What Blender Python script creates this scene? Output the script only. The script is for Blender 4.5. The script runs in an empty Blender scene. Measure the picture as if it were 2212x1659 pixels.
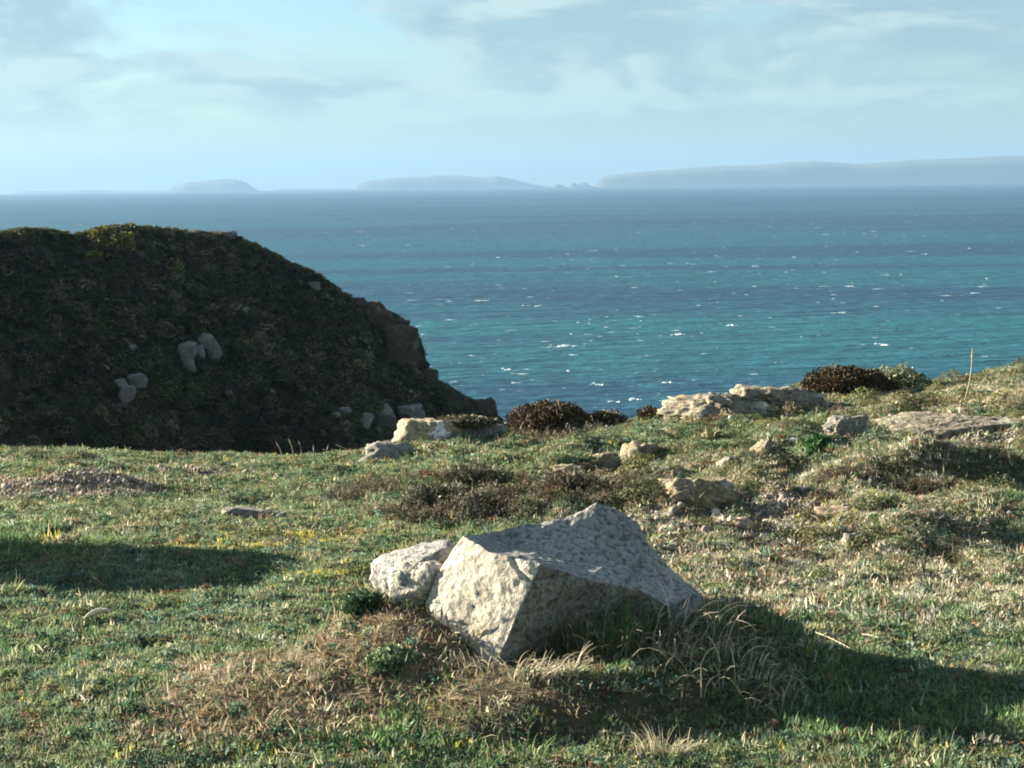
import bpy, bmesh, math, random
import numpy as np
from mathutils import Matrix, Vector, noise as mnoise

# ------------------------------------------------------------------ camera, world, sun
S = bpy.context.scene
COL = S.collection
W0, H0 = 2212.0, 1659.0                     # working frame of the measurements
HFOV = math.radians(30.0)
F = (W0/2)/math.tan(HFOV/2)
CAM_Z = 2.2
PITCH = math.radians(6.12)
ROLL = math.radians(0.72)
fwd = Vector((0, math.cos(PITCH), -math.sin(PITCH)))
up0 = Vector((0, math.sin(PITCH), math.cos(PITCH)))
rg0 = Vector((1, 0, 0))
rgt = rg0*math.cos(ROLL) - up0*math.sin(ROLL)
upv = rg0*math.sin(ROLL) + up0*math.cos(ROLL)
cam_d = bpy.data.cameras.new('camera')
cam_d.angle = HFOV
cam_d.clip_start = 0.1
cam_d.clip_end = 120000
cam = bpy.data.objects.new('camera', cam_d)
COL.objects.link(cam)
m3 = Matrix((rgt, upv, -fwd)).transposed()
cam.matrix_world = Matrix.Translation((0, 0, CAM_Z)) @ m3.to_4x4()
S.camera = cam

SUN_EL = math.radians(15.5)
SUN_AZ = math.radians(-67.0)                # clockwise from +Y (the viewing direction): from the left, a little ahead
sun_dir = Vector((math.sin(SUN_AZ)*math.cos(SUN_EL), math.cos(SUN_AZ)*math.cos(SUN_EL), math.sin(SUN_EL)))
sd = bpy.data.lights.new('sun', 'SUN')
sd.energy = 5.0
sd.angle = math.radians(0.5)
sd.color = (1.0, 0.91, 0.73)
sun = bpy.data.objects.new('sun', sd)
COL.objects.link(sun)
sun.rotation_euler = sun_dir.to_track_quat('Z', 'Y').to_euler()
sun.location = (-30, 10, 30)

world = bpy.data.worlds.new('World')
S.world = world
world.use_nodes = True
SKY_STRENGTH = 0.05
def build_world():
    nt = world.node_tree
    nt.nodes.clear()
    N = nt.nodes.new; L = nt.links.new
    out = N('ShaderNodeOutputWorld'); bg = N('ShaderNodeBackground')
    bg.inputs['Strength'].default_value = SKY_STRENGTH
    L(bg.outputs[0], out.inputs[0])
    sky = N('ShaderNodeTexSky'); sky.sky_type = 'NISHITA'; sky.sun_disc = False
    sky.sun_elevation = SUN_EL; sky.sun_rotation = SUN_AZ
    sky.altitude = 60; sky.air_density = 1.0; sky.dust_density = 0.6; sky.ozone_density = 2.0
    tint = N('ShaderNodeMix'); tint.data_type = 'RGBA'; tint.blend_type = 'MULTIPLY'
    tint.inputs[0].default_value = 1.0
    L(sky.outputs[0], tint.inputs[6]); tint.inputs[7].default_value = (0.49, 0.61, 0.69, 1)
    tc = N('ShaderNodeTexCoord')
    def noise(scale, loc, sc, detail, rough, dist=0.0):
        mp = N('ShaderNodeMapping'); mp.inputs['Location'].default_value = loc; mp.inputs['Scale'].default_value = sc
        L(tc.outputs['Generated'], mp.inputs['Vector'])
        n = N('ShaderNodeTexNoise'); n.inputs['Scale'].default_value = scale
        n.inputs['Detail'].default_value = detail; n.inputs['Roughness'].default_value = rough
        n.inputs['Distortion'].default_value = dist
        L(mp.outputs[0], n.inputs['Vector'])
        return n.outputs['Fac']
    def ramp(src, a, b):
        mr = N('ShaderNodeMapRange'); mr.interpolation_type = 'SMOOTHSTEP'
        mr.inputs['From Min'].default_value = a; mr.inputs['From Max'].default_value = b
        L(src, mr.inputs['Value']); return mr.outputs[0]
    def mul(a, b):
        m = N('ShaderNodeMath'); m.operation = 'MULTIPLY'
        for i, s in enumerate((a, b)):
            if isinstance(s, float): m.inputs[i].default_value = s
            else: L(s, m.inputs[i])
        return m.outputs[0]
    sep = N('ShaderNodeSeparateXYZ'); L(tc.outputs['Generated'], sep.inputs[0])
    rise = ramp(sep.outputs['Z'], 0.010, 0.050)
    CL = (7.5, 7.5, 25.0); LO = Vector((3.1, 0.4, 7.7))
    n1 = noise(1.0, LO, CL, 7, 0.56, 0.35)
    n2 = noise(1.0, LO + Vector((sun_dir.x*0.22, sun_dir.y*0.22, 0.30)), CL, 7, 0.56, 0.35)   # the same clouds a little nearer the sun
    df = N('ShaderNodeMath'); df.operation = 'SUBTRACT'; L(n1, df.inputs[0]); L(n2, df.inputs[1])
    cover = mul(ramp(n1, 0.37, 0.53), rise)
    lit = ramp(df.outputs[0], -0.02, 0.11)
    def mix(fac, a, b):
        m = N('ShaderNodeMix'); m.data_type = 'RGBA'
        L(fac, m.inputs[0])
        for i, s in ((6, a), (7, b)):
            if isinstance(s, tuple): m.inputs[i].default_value = s
            else: L(s, m.inputs[i])
        return m.outputs[2]
    CK = 2.7
    cc = mix(lit, (0.50*CK, 0.67*CK, 0.79*CK, 1), (0.86*CK, 1.02*CK, 1.02*CK, 1))
    c2 = mix(mul(cover, 0.82), tint.outputs[2], cc)
    L(c2, bg.inputs['Color'])
build_world()
vs = S.view_settings
vs.view_transform = 'Standard'; vs.look = 'None'; vs.gamma = 1.0; vs.use_curve_mapping = False
vs.exposure = 2.5
S.cycles.use_denoising = True
S.cycles.pixel_filter_type = 'BLACKMAN_HARRIS'
S.cycles.filter_width = 1.9
S.cycles.max_bounces = 6
S.cycles.diffuse_bounces = 3
S.cycles.transparent_max_bounces = 6
S.cycles.volume_bounces = 0

# ------------------------------------------------------------------ helpers
rng = np.random.default_rng(11)
EARTH_R = 6371000.0
SEA_Z = -58.0

def ray(u, v):
    d = fwd + rgt*((u-W0/2)/F) - upv*((v-H0/2)/F)
    return np.array((d.x, d.y, d.z))
def at(u, v, depth):
    """point of the scene at that distance along the viewing axis' ground track"""
    d = ray(u, v); k = depth/d[1]
    return np.array((d[0]*k, depth, CAM_Z + d[2]*k))

_perm = np.random.default_rng(5).permutation(256)
_perm = np.concatenate([_perm, _perm, _perm])
_gr = np.random.default_rng(6).normal(size=(256, 3)); _gr /= np.linalg.norm(_gr, axis=1)[:, None]
def perlin(x, y, z=None):
    x = np.asarray(x, float); y = np.asarray(y, float)
    z = np.zeros_like(x) + 0.37 if z is None else np.asarray(z, float)
    xi = np.floor(x).astype(int); yi = np.floor(y).astype(int); zi = np.floor(z).astype(int)
    xf, yf, zf = x-xi, y-yi, z-zi
    f = lambda t: t*t*t*(t*(t*6-15)+10)
    uu, vv, ww = f(xf), f(yf), f(zf)
    def g(i, j, k):
        h = _perm[_perm[_perm[(xi+i) & 255] + ((yi+j) & 255)] + ((zi+k) & 255)]
        gg = _gr[h]
        return gg[..., 0]*(xf-i) + gg[..., 1]*(yf-j) + gg[..., 2]*(zf-k)
    l = lambda a, b, t: a+(b-a)*t
    return l(l(l(g(0,0,0), g(1,0,0), uu), l(g(0,1,0), g(1,1,0), uu), vv),
             l(l(g(0,0,1), g(1,0,1), uu), l(g(0,1,1), g(1,1,1), uu), vv), ww)*1.6
def fbm(x, y, z=None, oct=4, rough=0.5):
    s = 0; a = 1; n = 0
    for o in range(oct):
        k = 2.03**o
        s = s + a*perlin(np.asarray(x)*k+o*17.3, np.asarray(y)*k-o*9.1, None if z is None else np.asarray(z)*k+o*5.7)
        n += a; a *= rough
    return s/n
def sstep(a, b, x):
    t = np.clip((np.asarray(x, float)-a)/(b-a), 0, 1); return t*t*(3-2*t)

def tag(o, label=None, cat=None, group=None, kind=None):
    if label: o['label'] = label
    if cat: o['category'] = cat
    if group: o['group'] = group
    if kind: o['kind'] = kind
    return o
def mesh_np(name, verts, faces, smooth=True):
    """faces: (n,3) or (n,4) array, or list of such arrays"""
    me = bpy.data.meshes.new(name)
    verts = np.asarray(verts, np.float32)
    fl = faces if isinstance(faces, list) else [faces]
    fl = [np.asarray(f, np.int32) for f in fl if len(f)]
    loops = np.concatenate([f.ravel() for f in fl])
    tot = np.concatenate([np.full(len(f), f.shape[1], np.int32) for f in fl])
    start = np.concatenate([[0], np.cumsum(tot)[:-1]]).astype(np.int32)
    me.vertices.add(len(verts)); me.vertices.foreach_set('co', verts.ravel())
    me.loops.add(len(loops)); me.loops.foreach_set('vertex_index', loops)
    me.polygons.add(len(tot)); me.polygons.foreach_set('loop_start', start)
    if smooth: me.polygons.foreach_set('use_smooth', np.ones(len(tot), bool))
    me.update(calc_edges=True); me.validate()
    return me
def link(name, me, mat=None, parent=None, loc=None):
    o = bpy.data.objects.new(name, me)
    COL.objects.link(o)
    if mat is not None: me.materials.append(mat)
    if parent is not None: o.parent = parent
    if loc is not None: o.location = loc
    return o
def empty(name, loc):
    o = bpy.data.objects.new(name, None); o.empty_display_size = 0.2
    COL.objects.link(o); o.location = loc; return o
def grid_faces(nr, nc):
    i = np.arange(nr*nc).reshape(nr, nc)
    return np.stack([i[:-1, :-1], i[:-1, 1:], i[1:, 1:], i[1:, :-1]], -1).reshape(-1, 4)
def set_color(me, col, name='col'):
    a = me.color_attributes.new(name, 'FLOAT_COLOR', 'POINT')
    c = np.ones((len(me.vertices), 4), np.float32); c[:, :3] = col
    a.data.foreach_set('color', c.ravel())

# ------------------------------------------------------------------ materials
def mat_new(name):
    m = bpy.data.materials.new(name); m.use_nodes = True
    nt = m.node_tree; b = nt.nodes['Principled BSDF']
    return m, nt, b
class NB:
    def __init__(s, nt): s.nt = nt; s.N = nt.nodes.new; s.L = nt.links.new
    def coord(s, kind='Object', scale=(1,1,1)):
        tc = s.N('ShaderNodeTexCoord'); mp = s.N('ShaderNodeMapping'); mp.inputs['Scale'].default_value = scale
        s.L(tc.outputs[kind], mp.inputs[0]); return mp.outputs[0]
    def noise(s, vec, scale, detail=4, rough=0.55, dist=0.0):
        n = s.N('ShaderNodeTexNoise'); n.inputs['Scale'].default_value = scale; n.inputs['Detail'].default_value = detail
        n.inputs['Roughness'].default_value = rough; n.inputs['Distortion'].default_value = dist
        s.L(vec, n.inputs['Vector']); return n.outputs['Fac']
    def voro(s, vec, scale, feature='F1', out='Distance'):
        n = s.N('ShaderNodeTexVoronoi'); n.feature = feature; n.inputs['Scale'].default_value = scale
        s.L(vec, n.inputs['Vector']); return n.outputs[out]
    def ramp(s, src, a, b, lo=0.0, hi=1.0):
        mr = s.N('ShaderNodeMapRange'); mr.interpolation_type = 'SMOOTHSTEP'
        for k, v in (('From Min', a), ('From Max', b), ('To Min', lo), ('To Max', hi)): mr.inputs[k].default_value = v
        s.L(src, mr.inputs['Value']); return mr.outputs[0]
    def mix(s, fac, a, b, blend='MIX'):
        m = s.N('ShaderNodeMix'); m.data_type = 'RGBA'; m.blend_type = blend
        if isinstance(fac, (int, float)): m.inputs[0].default_value = fac
        else: s.L(fac, m.inputs[0])
        for i, c in ((6, a), (7, b)):
            if isinstance(c, (tuple, list)): m.inputs[i].default_value = (*c[:3], 1)
            else: s.L(c, m.inputs[i])
        return m.outputs[2]
    def math(s, op, a, b=0.0):
        m = s.N('ShaderNodeMath'); m.operation = op
        for i, c in enumerate((a, b)):
            if isinstance(c, (int, float)): m.inputs[i].default_value = c
            else: s.L(c, m.inputs[i])
        return m.outputs[0]
    def bump(s, h, strength, dist):
        b = s.N('ShaderNodeBump'); b.inputs['Strength'].default_value = strength; b.inputs['Distance'].default_value = dist
        s.L(h, b.inputs['Height']); return b.outputs[0]

def granite(name, pale, dark, ochre=0.3, scale=1.0, speck=0.5, lichen=0.2):
    m, nt, b = mat_new(name); q = NB(nt)
    v = q.coord('Object')
    big = q.noise(v, 3.0*scale, 5, 0.6)
    c = q.mix(q.ramp(big, 0.35, 0.65), pale, tuple(p*0.72 for p in pale))
    och = q.noise(v, 5.0*scale, 4, 0.6, 0.5)
    c = q.mix(q.ramp(och, 0.5, 0.72, 0, ochre), c, (0.42, 0.27, 0.12))
    sp = q.noise(v, 42*scale, 3, 0.7)
    c = q.mix(q.ramp(sp, 0.52, 0.60, 0, speck), c, dark)
    sp2 = q.noise(v, 70*scale, 2, 0.6)
    c = q.mix(q.ramp(sp2, 0.58, 0.68, 0, 0.5), c, tuple(min(0.75, p*1.25) for p in pale))
    gsep = nt.nodes.new('ShaderNodeSeparateColor'); nt.links.new(q.voro(v, 62*scale, 'F1', 'Color'), gsep.inputs[0])
    c = q.mix(q.ramp(gsep.outputs[0], 0.55, 0.95, 0, 0.55), c, dark)
    c = q.mix(q.ramp(gsep.outputs[1], 0.7, 0.95, 0, 0.4), c, tuple(min(0.75, p*1.4) for p in pale))
    lc = q.noise(v, 9*scale, 4, 0.65, 0.8)
    c = q.mix(q.ramp(lc, 0.60, 0.66, 0, lichen), c, (0.34, 0.35, 0.29))
    lk = q.noise(v, 13*scale, 4, 0.7, 0.3)
    c = q.mix(q.ramp(lk, 0.63, 0.70, 0, lichen*0.9), c, (0.07, 0.068, 0.06))
    nt.links.new(c, b.inputs['Base Color'])
    b.inputs['Roughness'].default_value = 0.92
    b.inputs['Specular IOR Level'].default_value = 0.2
    h = q.math('ADD', q.math('MULTIPLY', q.noise(v, 26*scale, 2, 0.5), 0.30), q.math('MULTIPLY', q.noise(v, 85*scale, 4, 0.65), 0.45))
    nt.links.new(q.bump(h, 1.0, 0.022/scale), b.inputs['Normal'])
    return m
MAT = {}
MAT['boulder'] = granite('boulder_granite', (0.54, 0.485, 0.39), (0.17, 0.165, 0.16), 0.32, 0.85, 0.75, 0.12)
MAT['boulder_side'] = granite('boulder_lichen_shade_granite', (0.29, 0.265, 0.215), (0.05, 0.05, 0.045), 0.45, 1.1, 0.7, 0.7)  # lichen tone, darkened further to paint in the shade of that side
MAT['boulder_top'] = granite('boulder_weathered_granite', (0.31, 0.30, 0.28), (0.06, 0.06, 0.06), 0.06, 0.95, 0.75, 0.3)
MAT['grey_rock'] = granite('grey_granite', (0.23, 0.215, 0.185), (0.06, 0.058, 0.05), 0.3, 0.9, 0.6, 0.6)
MAT['ochre_rock'] = granite('ochre_granite', (0.27, 0.225, 0.15), (0.065, 0.057, 0.045), 0.55, 0.9, 0.6, 0.6)
MAT['pink_rock'] = granite('pink_granite', (0.36, 0.265, 0.19), (0.14, 0.105, 0.08), 0.4, 1.2, 0.3, 0.15)
MAT['far_rock'] = granite('cliff_granite', (0.20, 0.195, 0.19), (0.06, 0.06, 0.058), 0.2, 0.35, 0.6, 0.6)
MAT['cliff_rock'] = granite('cliff_brown_granite', (0.075, 0.058, 0.042), (0.03, 0.028, 0.025), 0.3, 0.3, 0.3, 0.2)
MAT['mottled'] = granite('mottled_granite', (0.25, 0.22, 0.165), (0.05, 0.046, 0.038), 0.45, 0.42, 0.85, 0.75)
MAT['lichen'] = granite('white_lichen', (0.72, 0.71, 0.66), (0.30, 0.30, 0.28), 0.0, 1.4, 0.45, 0.2)

def leaf_mat(name, attr_type='INSTANCER', trans=0.25, var=0.35, rough=0.75):
    m, nt, b = mat_new(name); q = NB(nt)
    a = nt.nodes.new('ShaderNodeAttribute'); a.attribute_name = 'col'; a.attribute_type = attr_type
    g = nt.nodes.new('ShaderNodeNewGeometry')
    hv = nt.nodes.new('ShaderNodeHueSaturation')
    nt.links.new(a.outputs['Color'], hv.inputs['Color'])
    nt.links.new(q.ramp(g.outputs['Random Per Island'], 0, 1, 1-var, 1+var), hv.inputs['Value'])
    nt.links.new(hv.outputs[0], b.inputs['Base Color'])
    b.inputs['Roughness'].default_value = rough; b.inputs['Specular IOR Level'].default_value = 0.25
    tr = nt.nodes.new('ShaderNodeBsdfTranslucent'); nt.links.new(hv.outputs[0], tr.inputs['Color'])
    mx = nt.nodes.new('ShaderNodeMixShader'); mx.inputs[0].default_value = trans
    out = nt.nodes['Material Output']
    nt.links.new(b.outputs[0], mx.inputs[1]); nt.links.new(tr.outputs[0], mx.inputs[2]); nt.links.new(mx.outputs[0], out.inputs['Surface'])
    return m
MAT['leaf'] = leaf_mat('turf_leaf', var=0.22, trans=0.32)
MAT['shrub'] = leaf_mat('shrub_leaf', 'GEOMETRY', 0.12, 0.5)
MAT['scrub'] = leaf_mat('scrub_leaf', 'INSTANCER', 0.10, 0.5)
MAT['straw'] = leaf_mat('straw', 'GEOMETRY', 0.2, 0.35)
def pebble_mat():
    m, nt, b = mat_new('pebble'); q = NB(nt)
    a = nt.nodes.new('ShaderNodeAttribute'); a.attribute_name = 'col'; a.attribute_type = 'INSTANCER'
    n = q.noise(q.coord('Object'), 3.0, 3)
    nt.links.new(q.mix(q.ramp(n, 0.3, 0.7, 0.0, 0.4), a.outputs['Color'], (0.12, 0.11, 0.10)), b.inputs['Base Color'])
    b.inputs['Roughness'].default_value = 0.9
    return m
MAT['pebble'] = pebble_mat()

# ------------------------------------------------------------------ the cliff-top ground
EU = np.array([-900, 0, 140, 250, 330, 500, 620, 750, 850, 1000, 1100, 1300, 1430, 1600, 1730, 1900, 2050, 2212, 3100], float)
EV = np.array([ 985, 974, 974, 977, 982, 990, 994, 988, 962, 938, 928, 908, 889, 868, 846, 836, 817, 788, 700], float)
ED = np.array([  17, 17, 17, 17, 17, 17, 17, 17, 17.2, 17.5, 18, 18.6, 19, 19.4, 19.8, 20.2, 20.6, 21, 22], float)
EP = np.array([at(u, v, d) for u, v, d in zip(EU, EV, ED)])
ET = EP[:, 0]/EP[:, 1]; EZ = EP[:, 2]
def ground_base(x, y):
    x = np.asarray(x, float); y = np.asarray(y, float)
    yy = np.maximum(y, 3.0)
    t = np.clip(x/yy, -0.5, 0.5)
    D = np.interp(t, ET, ED); ze = np.interp(t, ET, EZ)
    k = sstep(0, 1, (y-9.5)/(D-9.5))
    z = ze*k
    d = np.maximum(y-D, 0)
    z = z - 1.15*(np.sqrt(d*d+0.30)-0.548)
    # the ground also ends in a steep slope far out on both sides and stays level behind
    # mound that carries the boulder
    n = fbm(x*1.7+3, y*1.7, oct=3)*0.16
    dd = np.sqrt(((x-0.22)/1.20)**2 + ((y-8.35)/0.98)**2) + n
    z = z + 0.20*(1-sstep(0.62, 1.12, dd))
    z = z + 0.19*np.exp(-(((x+0.42)/0.33)**2 + ((y-8.62)/0.38)**2))
    z = z + 0.10*np.exp(-(((x+1.0)/0.8)**2 + ((y-8.0)/0.7)**2))
    z = z + 0.08*np.exp(-(((x-1.0)/0.22)**2 + ((y-8.45)/0.3)**2))
    z = z - 0.115*np.exp(-(((x-0.02)/0.34)**2 + ((y-7.86)/0.20)**2))
    # gentle swells
    z = z + 0.05*fbm(x*0.45+9, y*0.45, oct=2)*sstep(9, 11, y)
    return z
def ground_micro(x, y):
    right = sstep(-0.16, 0.06, x/np.maximum(y, 3.0))*sstep(9.3, 11.5, y)*(1-0.6*sstep(17.0, 19.0, y))
    m = 0.042*fbm(x*2.6, y*2.4, oct=3, rough=0.6) + 0.012*fbm(x*9, y*9+4, oct=3, rough=0.6)
    m = m + right*(0.13*fbm(x*0.75+1, y*0.8+5, oct=2) + 0.20*np.maximum(fbm(x*1.9+7, y*1.5-3, oct=3), -0.28) + 0.035*fbm(x*5.1+2, y*4.4, oct=3, rough=0.6))
    return m
HOLES = []      # (x, y, rx, ry, depth): worn hollows and low banks
def gz(x, y):
    z = ground_base(x, y) + ground_micro(x, y)
    for (cx, cy, rx, ry, dp) in HOLES:
        z = z - dp*np.exp(-(((x-cx)/rx)**2+((y-cy)/ry)**2)**1.5)
    return z
def hit(u, v):
    d = ray(u, v)
    ks = np.arange(5.0, 30.0, 0.01)/d[1]
    z = CAM_Z + d[2]*ks - gz(d[0]*ks, d[1]*ks)
    i = np.argmax(z < 0)
    if not (z < 0).any(): i = int(np.argmin(np.abs(z)))
    return np.array((d[0]*ks[i], d[1]*ks[i], float(gz(np.array(d[0]*ks[i]), np.array(d[1]*ks[i])))))
def hole(u, v, ru, rv, dp):
    p = hit(u, v); s = p[1]/F
    HOLES.append((p[0], p[1], ru*s, max(rv*s*p[1]/2.4, 0.05), dp))
_hs = [(545, 1083, 60, 14, 0.07), (115, 1155, 45, 13, 0.12), (200, 1047, 130, 9, -0.10), (250, 1012, 160, 8, -0.04), (120, 990, 120, 7, -0.05),
       (700, 1025, 60, 12, -0.05), (980, 1075, 160, 14, 0.05), (1180, 1050, 150, 14, 0.05), (2110, 950, 110, 16, 0.12), (2000, 985, 160, 10, -0.10),
       (1800, 1000, 120, 12, 0.07), (2030, 873, 70, 7, 0.10), (1330, 960, 60, 10, -0.06), (1250, 1000, 60, 10, -0.05), (1850, 1155, 30, 12, 0.08),
       (1180, 1580, 120, 22, 0.05), (330, 1390, 80, 12, 0.04), (1950, 1030, 100, 10, 0.06)]
for h in _hs: hole(*h)

# plant zones, as soft ellipses on the ground: kind -> list of (x, y, rx, ry, weight)
ZN = {}
def zone(kind, u, v, ru, rv, w=1.0):
    p = hit(u, v); s = p[1]/F
    ZN.setdefault(kind, []).append((p[0], p[1], ru*s, max(rv*s*p[1]/2.3, 0.06), w))
for a in [(640,1470,330,95,1),(860,1350,190,90,1),(450,1560,200,60,.8),(1000,1480,120,60,.9),(960,1390,140,80,1)]: zone('litter', *a)
for a in [(110,1035,230,24,1),(420,1018,130,12,.8),(60,1062,80,12,.6)]: zone('gravel', *a)
for a in [(2060,918,330,24,1),(2200,918,160,26,1),(1850,935,90,18,.9),(1640,1065,130,55,1),(1560,1120,170,45,.9),(1720,1150,180,45,.8),(1500,850,90,30,.8),(1480,1180,90,40,.7)]: zone('scree', *a)
for a in [(1000,1092,200,24,1),(1190,1062,230,18,.9),(820,1056,110,18,.7),(1330,1066,110,16,.8),(2150,985,100,11,1),(1850,1022,150,12,.8),(1160,905,140,14,.9),(1990,1062,70,14,.7)]: zone('heath', *a)
for a in [(640,1165,180,12,1),(540,1178,200,10,.8),(2100,860,200,22,.5),(1900,865,160,14,.6),(820,1150,120,14,.8),(720,1240,80,12,.7),(1850,1090,160,30,.35)]: zone('moss', *a)
for a in [(20,1165,90,38,1),(1900,1330,260,36,.8),(1750,1410,160,40,.8),(1770,955,40,16,1),(900,1560,220,70,.7),(1900,1530,400,70,.9),(130,1400,200,40,.3)]: zone('lush', *a)
for a in [(450,1310,160,40,.6),(150,1270,260,40,.4),(1250,1120,100,20,.3)]: zone('bluegreen', *a)
for a in [(1160,1545,170,60,1),(1060,1590,60,40,1),(1330,1480,120,60,.6),(1620,1395,150,70,1),(1420,1450,160,60,.7)]: zone('earth', *a)
for a in [(1800,1250,520,110,1),(1700,1050,520,120,.9),(2100,1130,200,120,.9),(2000,860,300,40,.9)]: zone('dry', *a)
def zw(kind, x, y):
    w = np.zeros_like(x)
    n = fbm(x*2.3+11, y*2.3, oct=3)*0.55
    for (cx, cy, rx, ry, ww) in ZN.get(kind, []):
        d = np.sqrt(((x-cx)/rx)**2+((y-cy)/ry)**2) + n
        w = np.maximum(w, ww*(1-sstep(0.75, 1.2, d)))
    return w

def build_ground():
    def lines(dense0, dense1, n, coarse, lo, hi):
        a = np.linspace(dense0, dense1, n)
        l = dense0 - np.cumsum(np.full(40, 1.0)*0.05*coarse**np.arange(40)); l = l[l > lo][::-1]
        r = dense1 + np.cumsum(np.full(40, 1.0)*0.05*coarse**np.arange(40)); r = r[r < hi]
        return np.concatenate([[lo], l, a, r, [hi]])
    xs = lines(-7.2, 7.2, 520, 1.28, -90, 90)
    k = np.linspace(0, 1, 520)
    yd = 6.6 + (22.6-6.6)*(0.62*k+0.38*k*k)
    ya = 6.6 - np.cumsum(0.05*1.28**np.arange(40)); ya = ya[ya > -60][::-1]
    yb = 22.6 + np.cumsum(0.08*1.25**np.arange(40)); yb = yb[yb < 70]
    ys = np.concatenate([[-60], ya, yd, yb])
    X, Y = np.meshgrid(xs, ys)
    Z = gz(X, Y)
    far = np.maximum(np.abs(X)-7.5, 0)
    Z = np.maximum(Z, -75)
    V = np.stack([X, Y, Z], -1).reshape(-1, 3)
    me = mesh_np('ground', V, grid_faces(len(ys), len(xs)))
    x, y = V[:, 0], V[:, 1]
    c = np.tile(np.array((0.085, 0.082, 0.045)), (len(x), 1))
    def blend(kind, col):
        w = zw(kind, x, y)[:, None]
        nonlocal c; c = c*(1-w)+np.array(col)*w
    blend('dry', (0.15, 0.125, 0.075)); blend('lush', (0.05, 0.075, 0.03)); blend('litter', (0.17, 0.132, 0.088)); blend('gravel', (0.27, 0.225, 0.19))
    blend('scree', (0.24, 0.205, 0.17)); blend('heath', (0.055, 0.042, 0.03)); blend('moss', (0.14, 0.12, 0.03)); blend('earth', (0.095, 0.076, 0.055))
    set_color(me, c)
    m, nt, b = mat_new('turf_soil'); q = NB(nt)
    a = nt.nodes.new('ShaderNodeAttribute'); a.attribute_name = 'col'
    v = q.coord('Object')
    n = q.noise(v, 22, 5, 0.7); n2 = q.noise(v, 3.2, 4, 0.6)
    c1 = q.mix(q.ramp(n, 0.35, 0.7, 0, 0.55), a.outputs['Color'], (0.03, 0.026, 0.018))
    c2 = q.mix(q.ramp(n2, 0.4, 0.7, 0, 0.35), c1, (0.17, 0.13, 0.08))
    nt.links.new(c2, b.inputs['Base Color']); b.inputs['Roughness'].default_value = 1.0; b.inputs['Specular IOR Level'].default_value = 0.1
    nt.links.new(q.bump(q.noise(v, 45, 5, 0.7), 1.0, 0.03), b.inputs['Normal'])
    o = link('ground', me, m); tag(o, 'uneven cliff top ground of short turf, litter and bare soil', 'ground', kind='structure')
build_ground()

# ------------------------------------------------------------------ sea, islands, headland
def build_sea():
    rs = np.concatenate([[0.0], np.geomspace(20, 33000, 260)])
    na = 360
    a = np.linspace(0, 2*np.pi, na+1)
    R, A = np.meshgrid(rs, a, indexing='ij')
    X, Y = R*np.sin(A), R*np.cos(A)
    Z = SEA_Z - R*R/(2*EARTH_R)
    me = mesh_np('sea', np.stack([X, Y, Z], -1).reshape(-1, 3), grid_faces(len(rs), na+1)[:, ::-1])
    m, nt, b = mat_new('sea_water'); q = NB(nt)
    v = q.coord('Object', (1, 1, 0))
    vw = q.coord('Object', (0.35, 1.0, 0))          # swell crests run across the view
    shade_band = q.noise(q.coord('Object', (0.22, 1, 0)), 0.0030, 3, 0.5, 0.5)
    streak = q.noise(vw, 0.03, 5, 0.65, 0.2)
    # distance from the shore: sandy shallows below the cliffs, deep water beyond
    tc = nt.nodes.new('ShaderNodeTexCoord'); ln = nt.nodes.new('ShaderNodeVectorMath'); ln.operation = 'LENGTH'
    nt.links.new(tc.outputs['Object'], ln.inputs[0])
    deep = q.ramp(ln.outputs['Value'], 350, 2200)
    c = q.mix(deep, (0.008, 0.092, 0.112), (0.008, 0.066, 0.108))
    c = q.mix(q.ramp(shade_band, 0.47, 0.57, 0, 0.9), c, (0.006, 0.036, 0.080))  # dark bands: cloud shadow and deep water painted into the sea colour
    c = q.mix(q.ramp(streak, 0.45, 0.75, 0, 0.5), c, (0.015, 0.092, 0.116))
    chop = q.noise(q.coord('Object', (0.16, 0.055, 0)), 1.0, 4, 0.6, 0.2)
    c = q.mix(q.ramp(chop, 0.5, 0.68, 0, 0.45), c, (0.004, 0.040, 0.062))
    c = q.mix(q.ramp(chop, 0.48, 0.32, 0, 0.40), c, (0.030, 0.130, 0.158))
    nt.links.new(c, b.inputs['Base Color'])
    b.inputs['Roughness'].default_value = 0.45; b.inputs['IOR'].default_value = 1.33; b.inputs['Specular IOR Level'].default_value = 0.22
    h = q.math('ADD', q.noise(vw, 0.05, 6, 0.65, 0.3), q.math('MULTIPLY', q.noise(vw, 0.22, 4, 0.6), 0.35))
    nt.links.new(q.bump(h, 1.0, 9.0), b.inputs['Normal'])
    o = link('sea', me, m); tag(o, 'choppy teal sea reaching to the horizon', 'sea', kind='structure')
build_sea()

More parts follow.
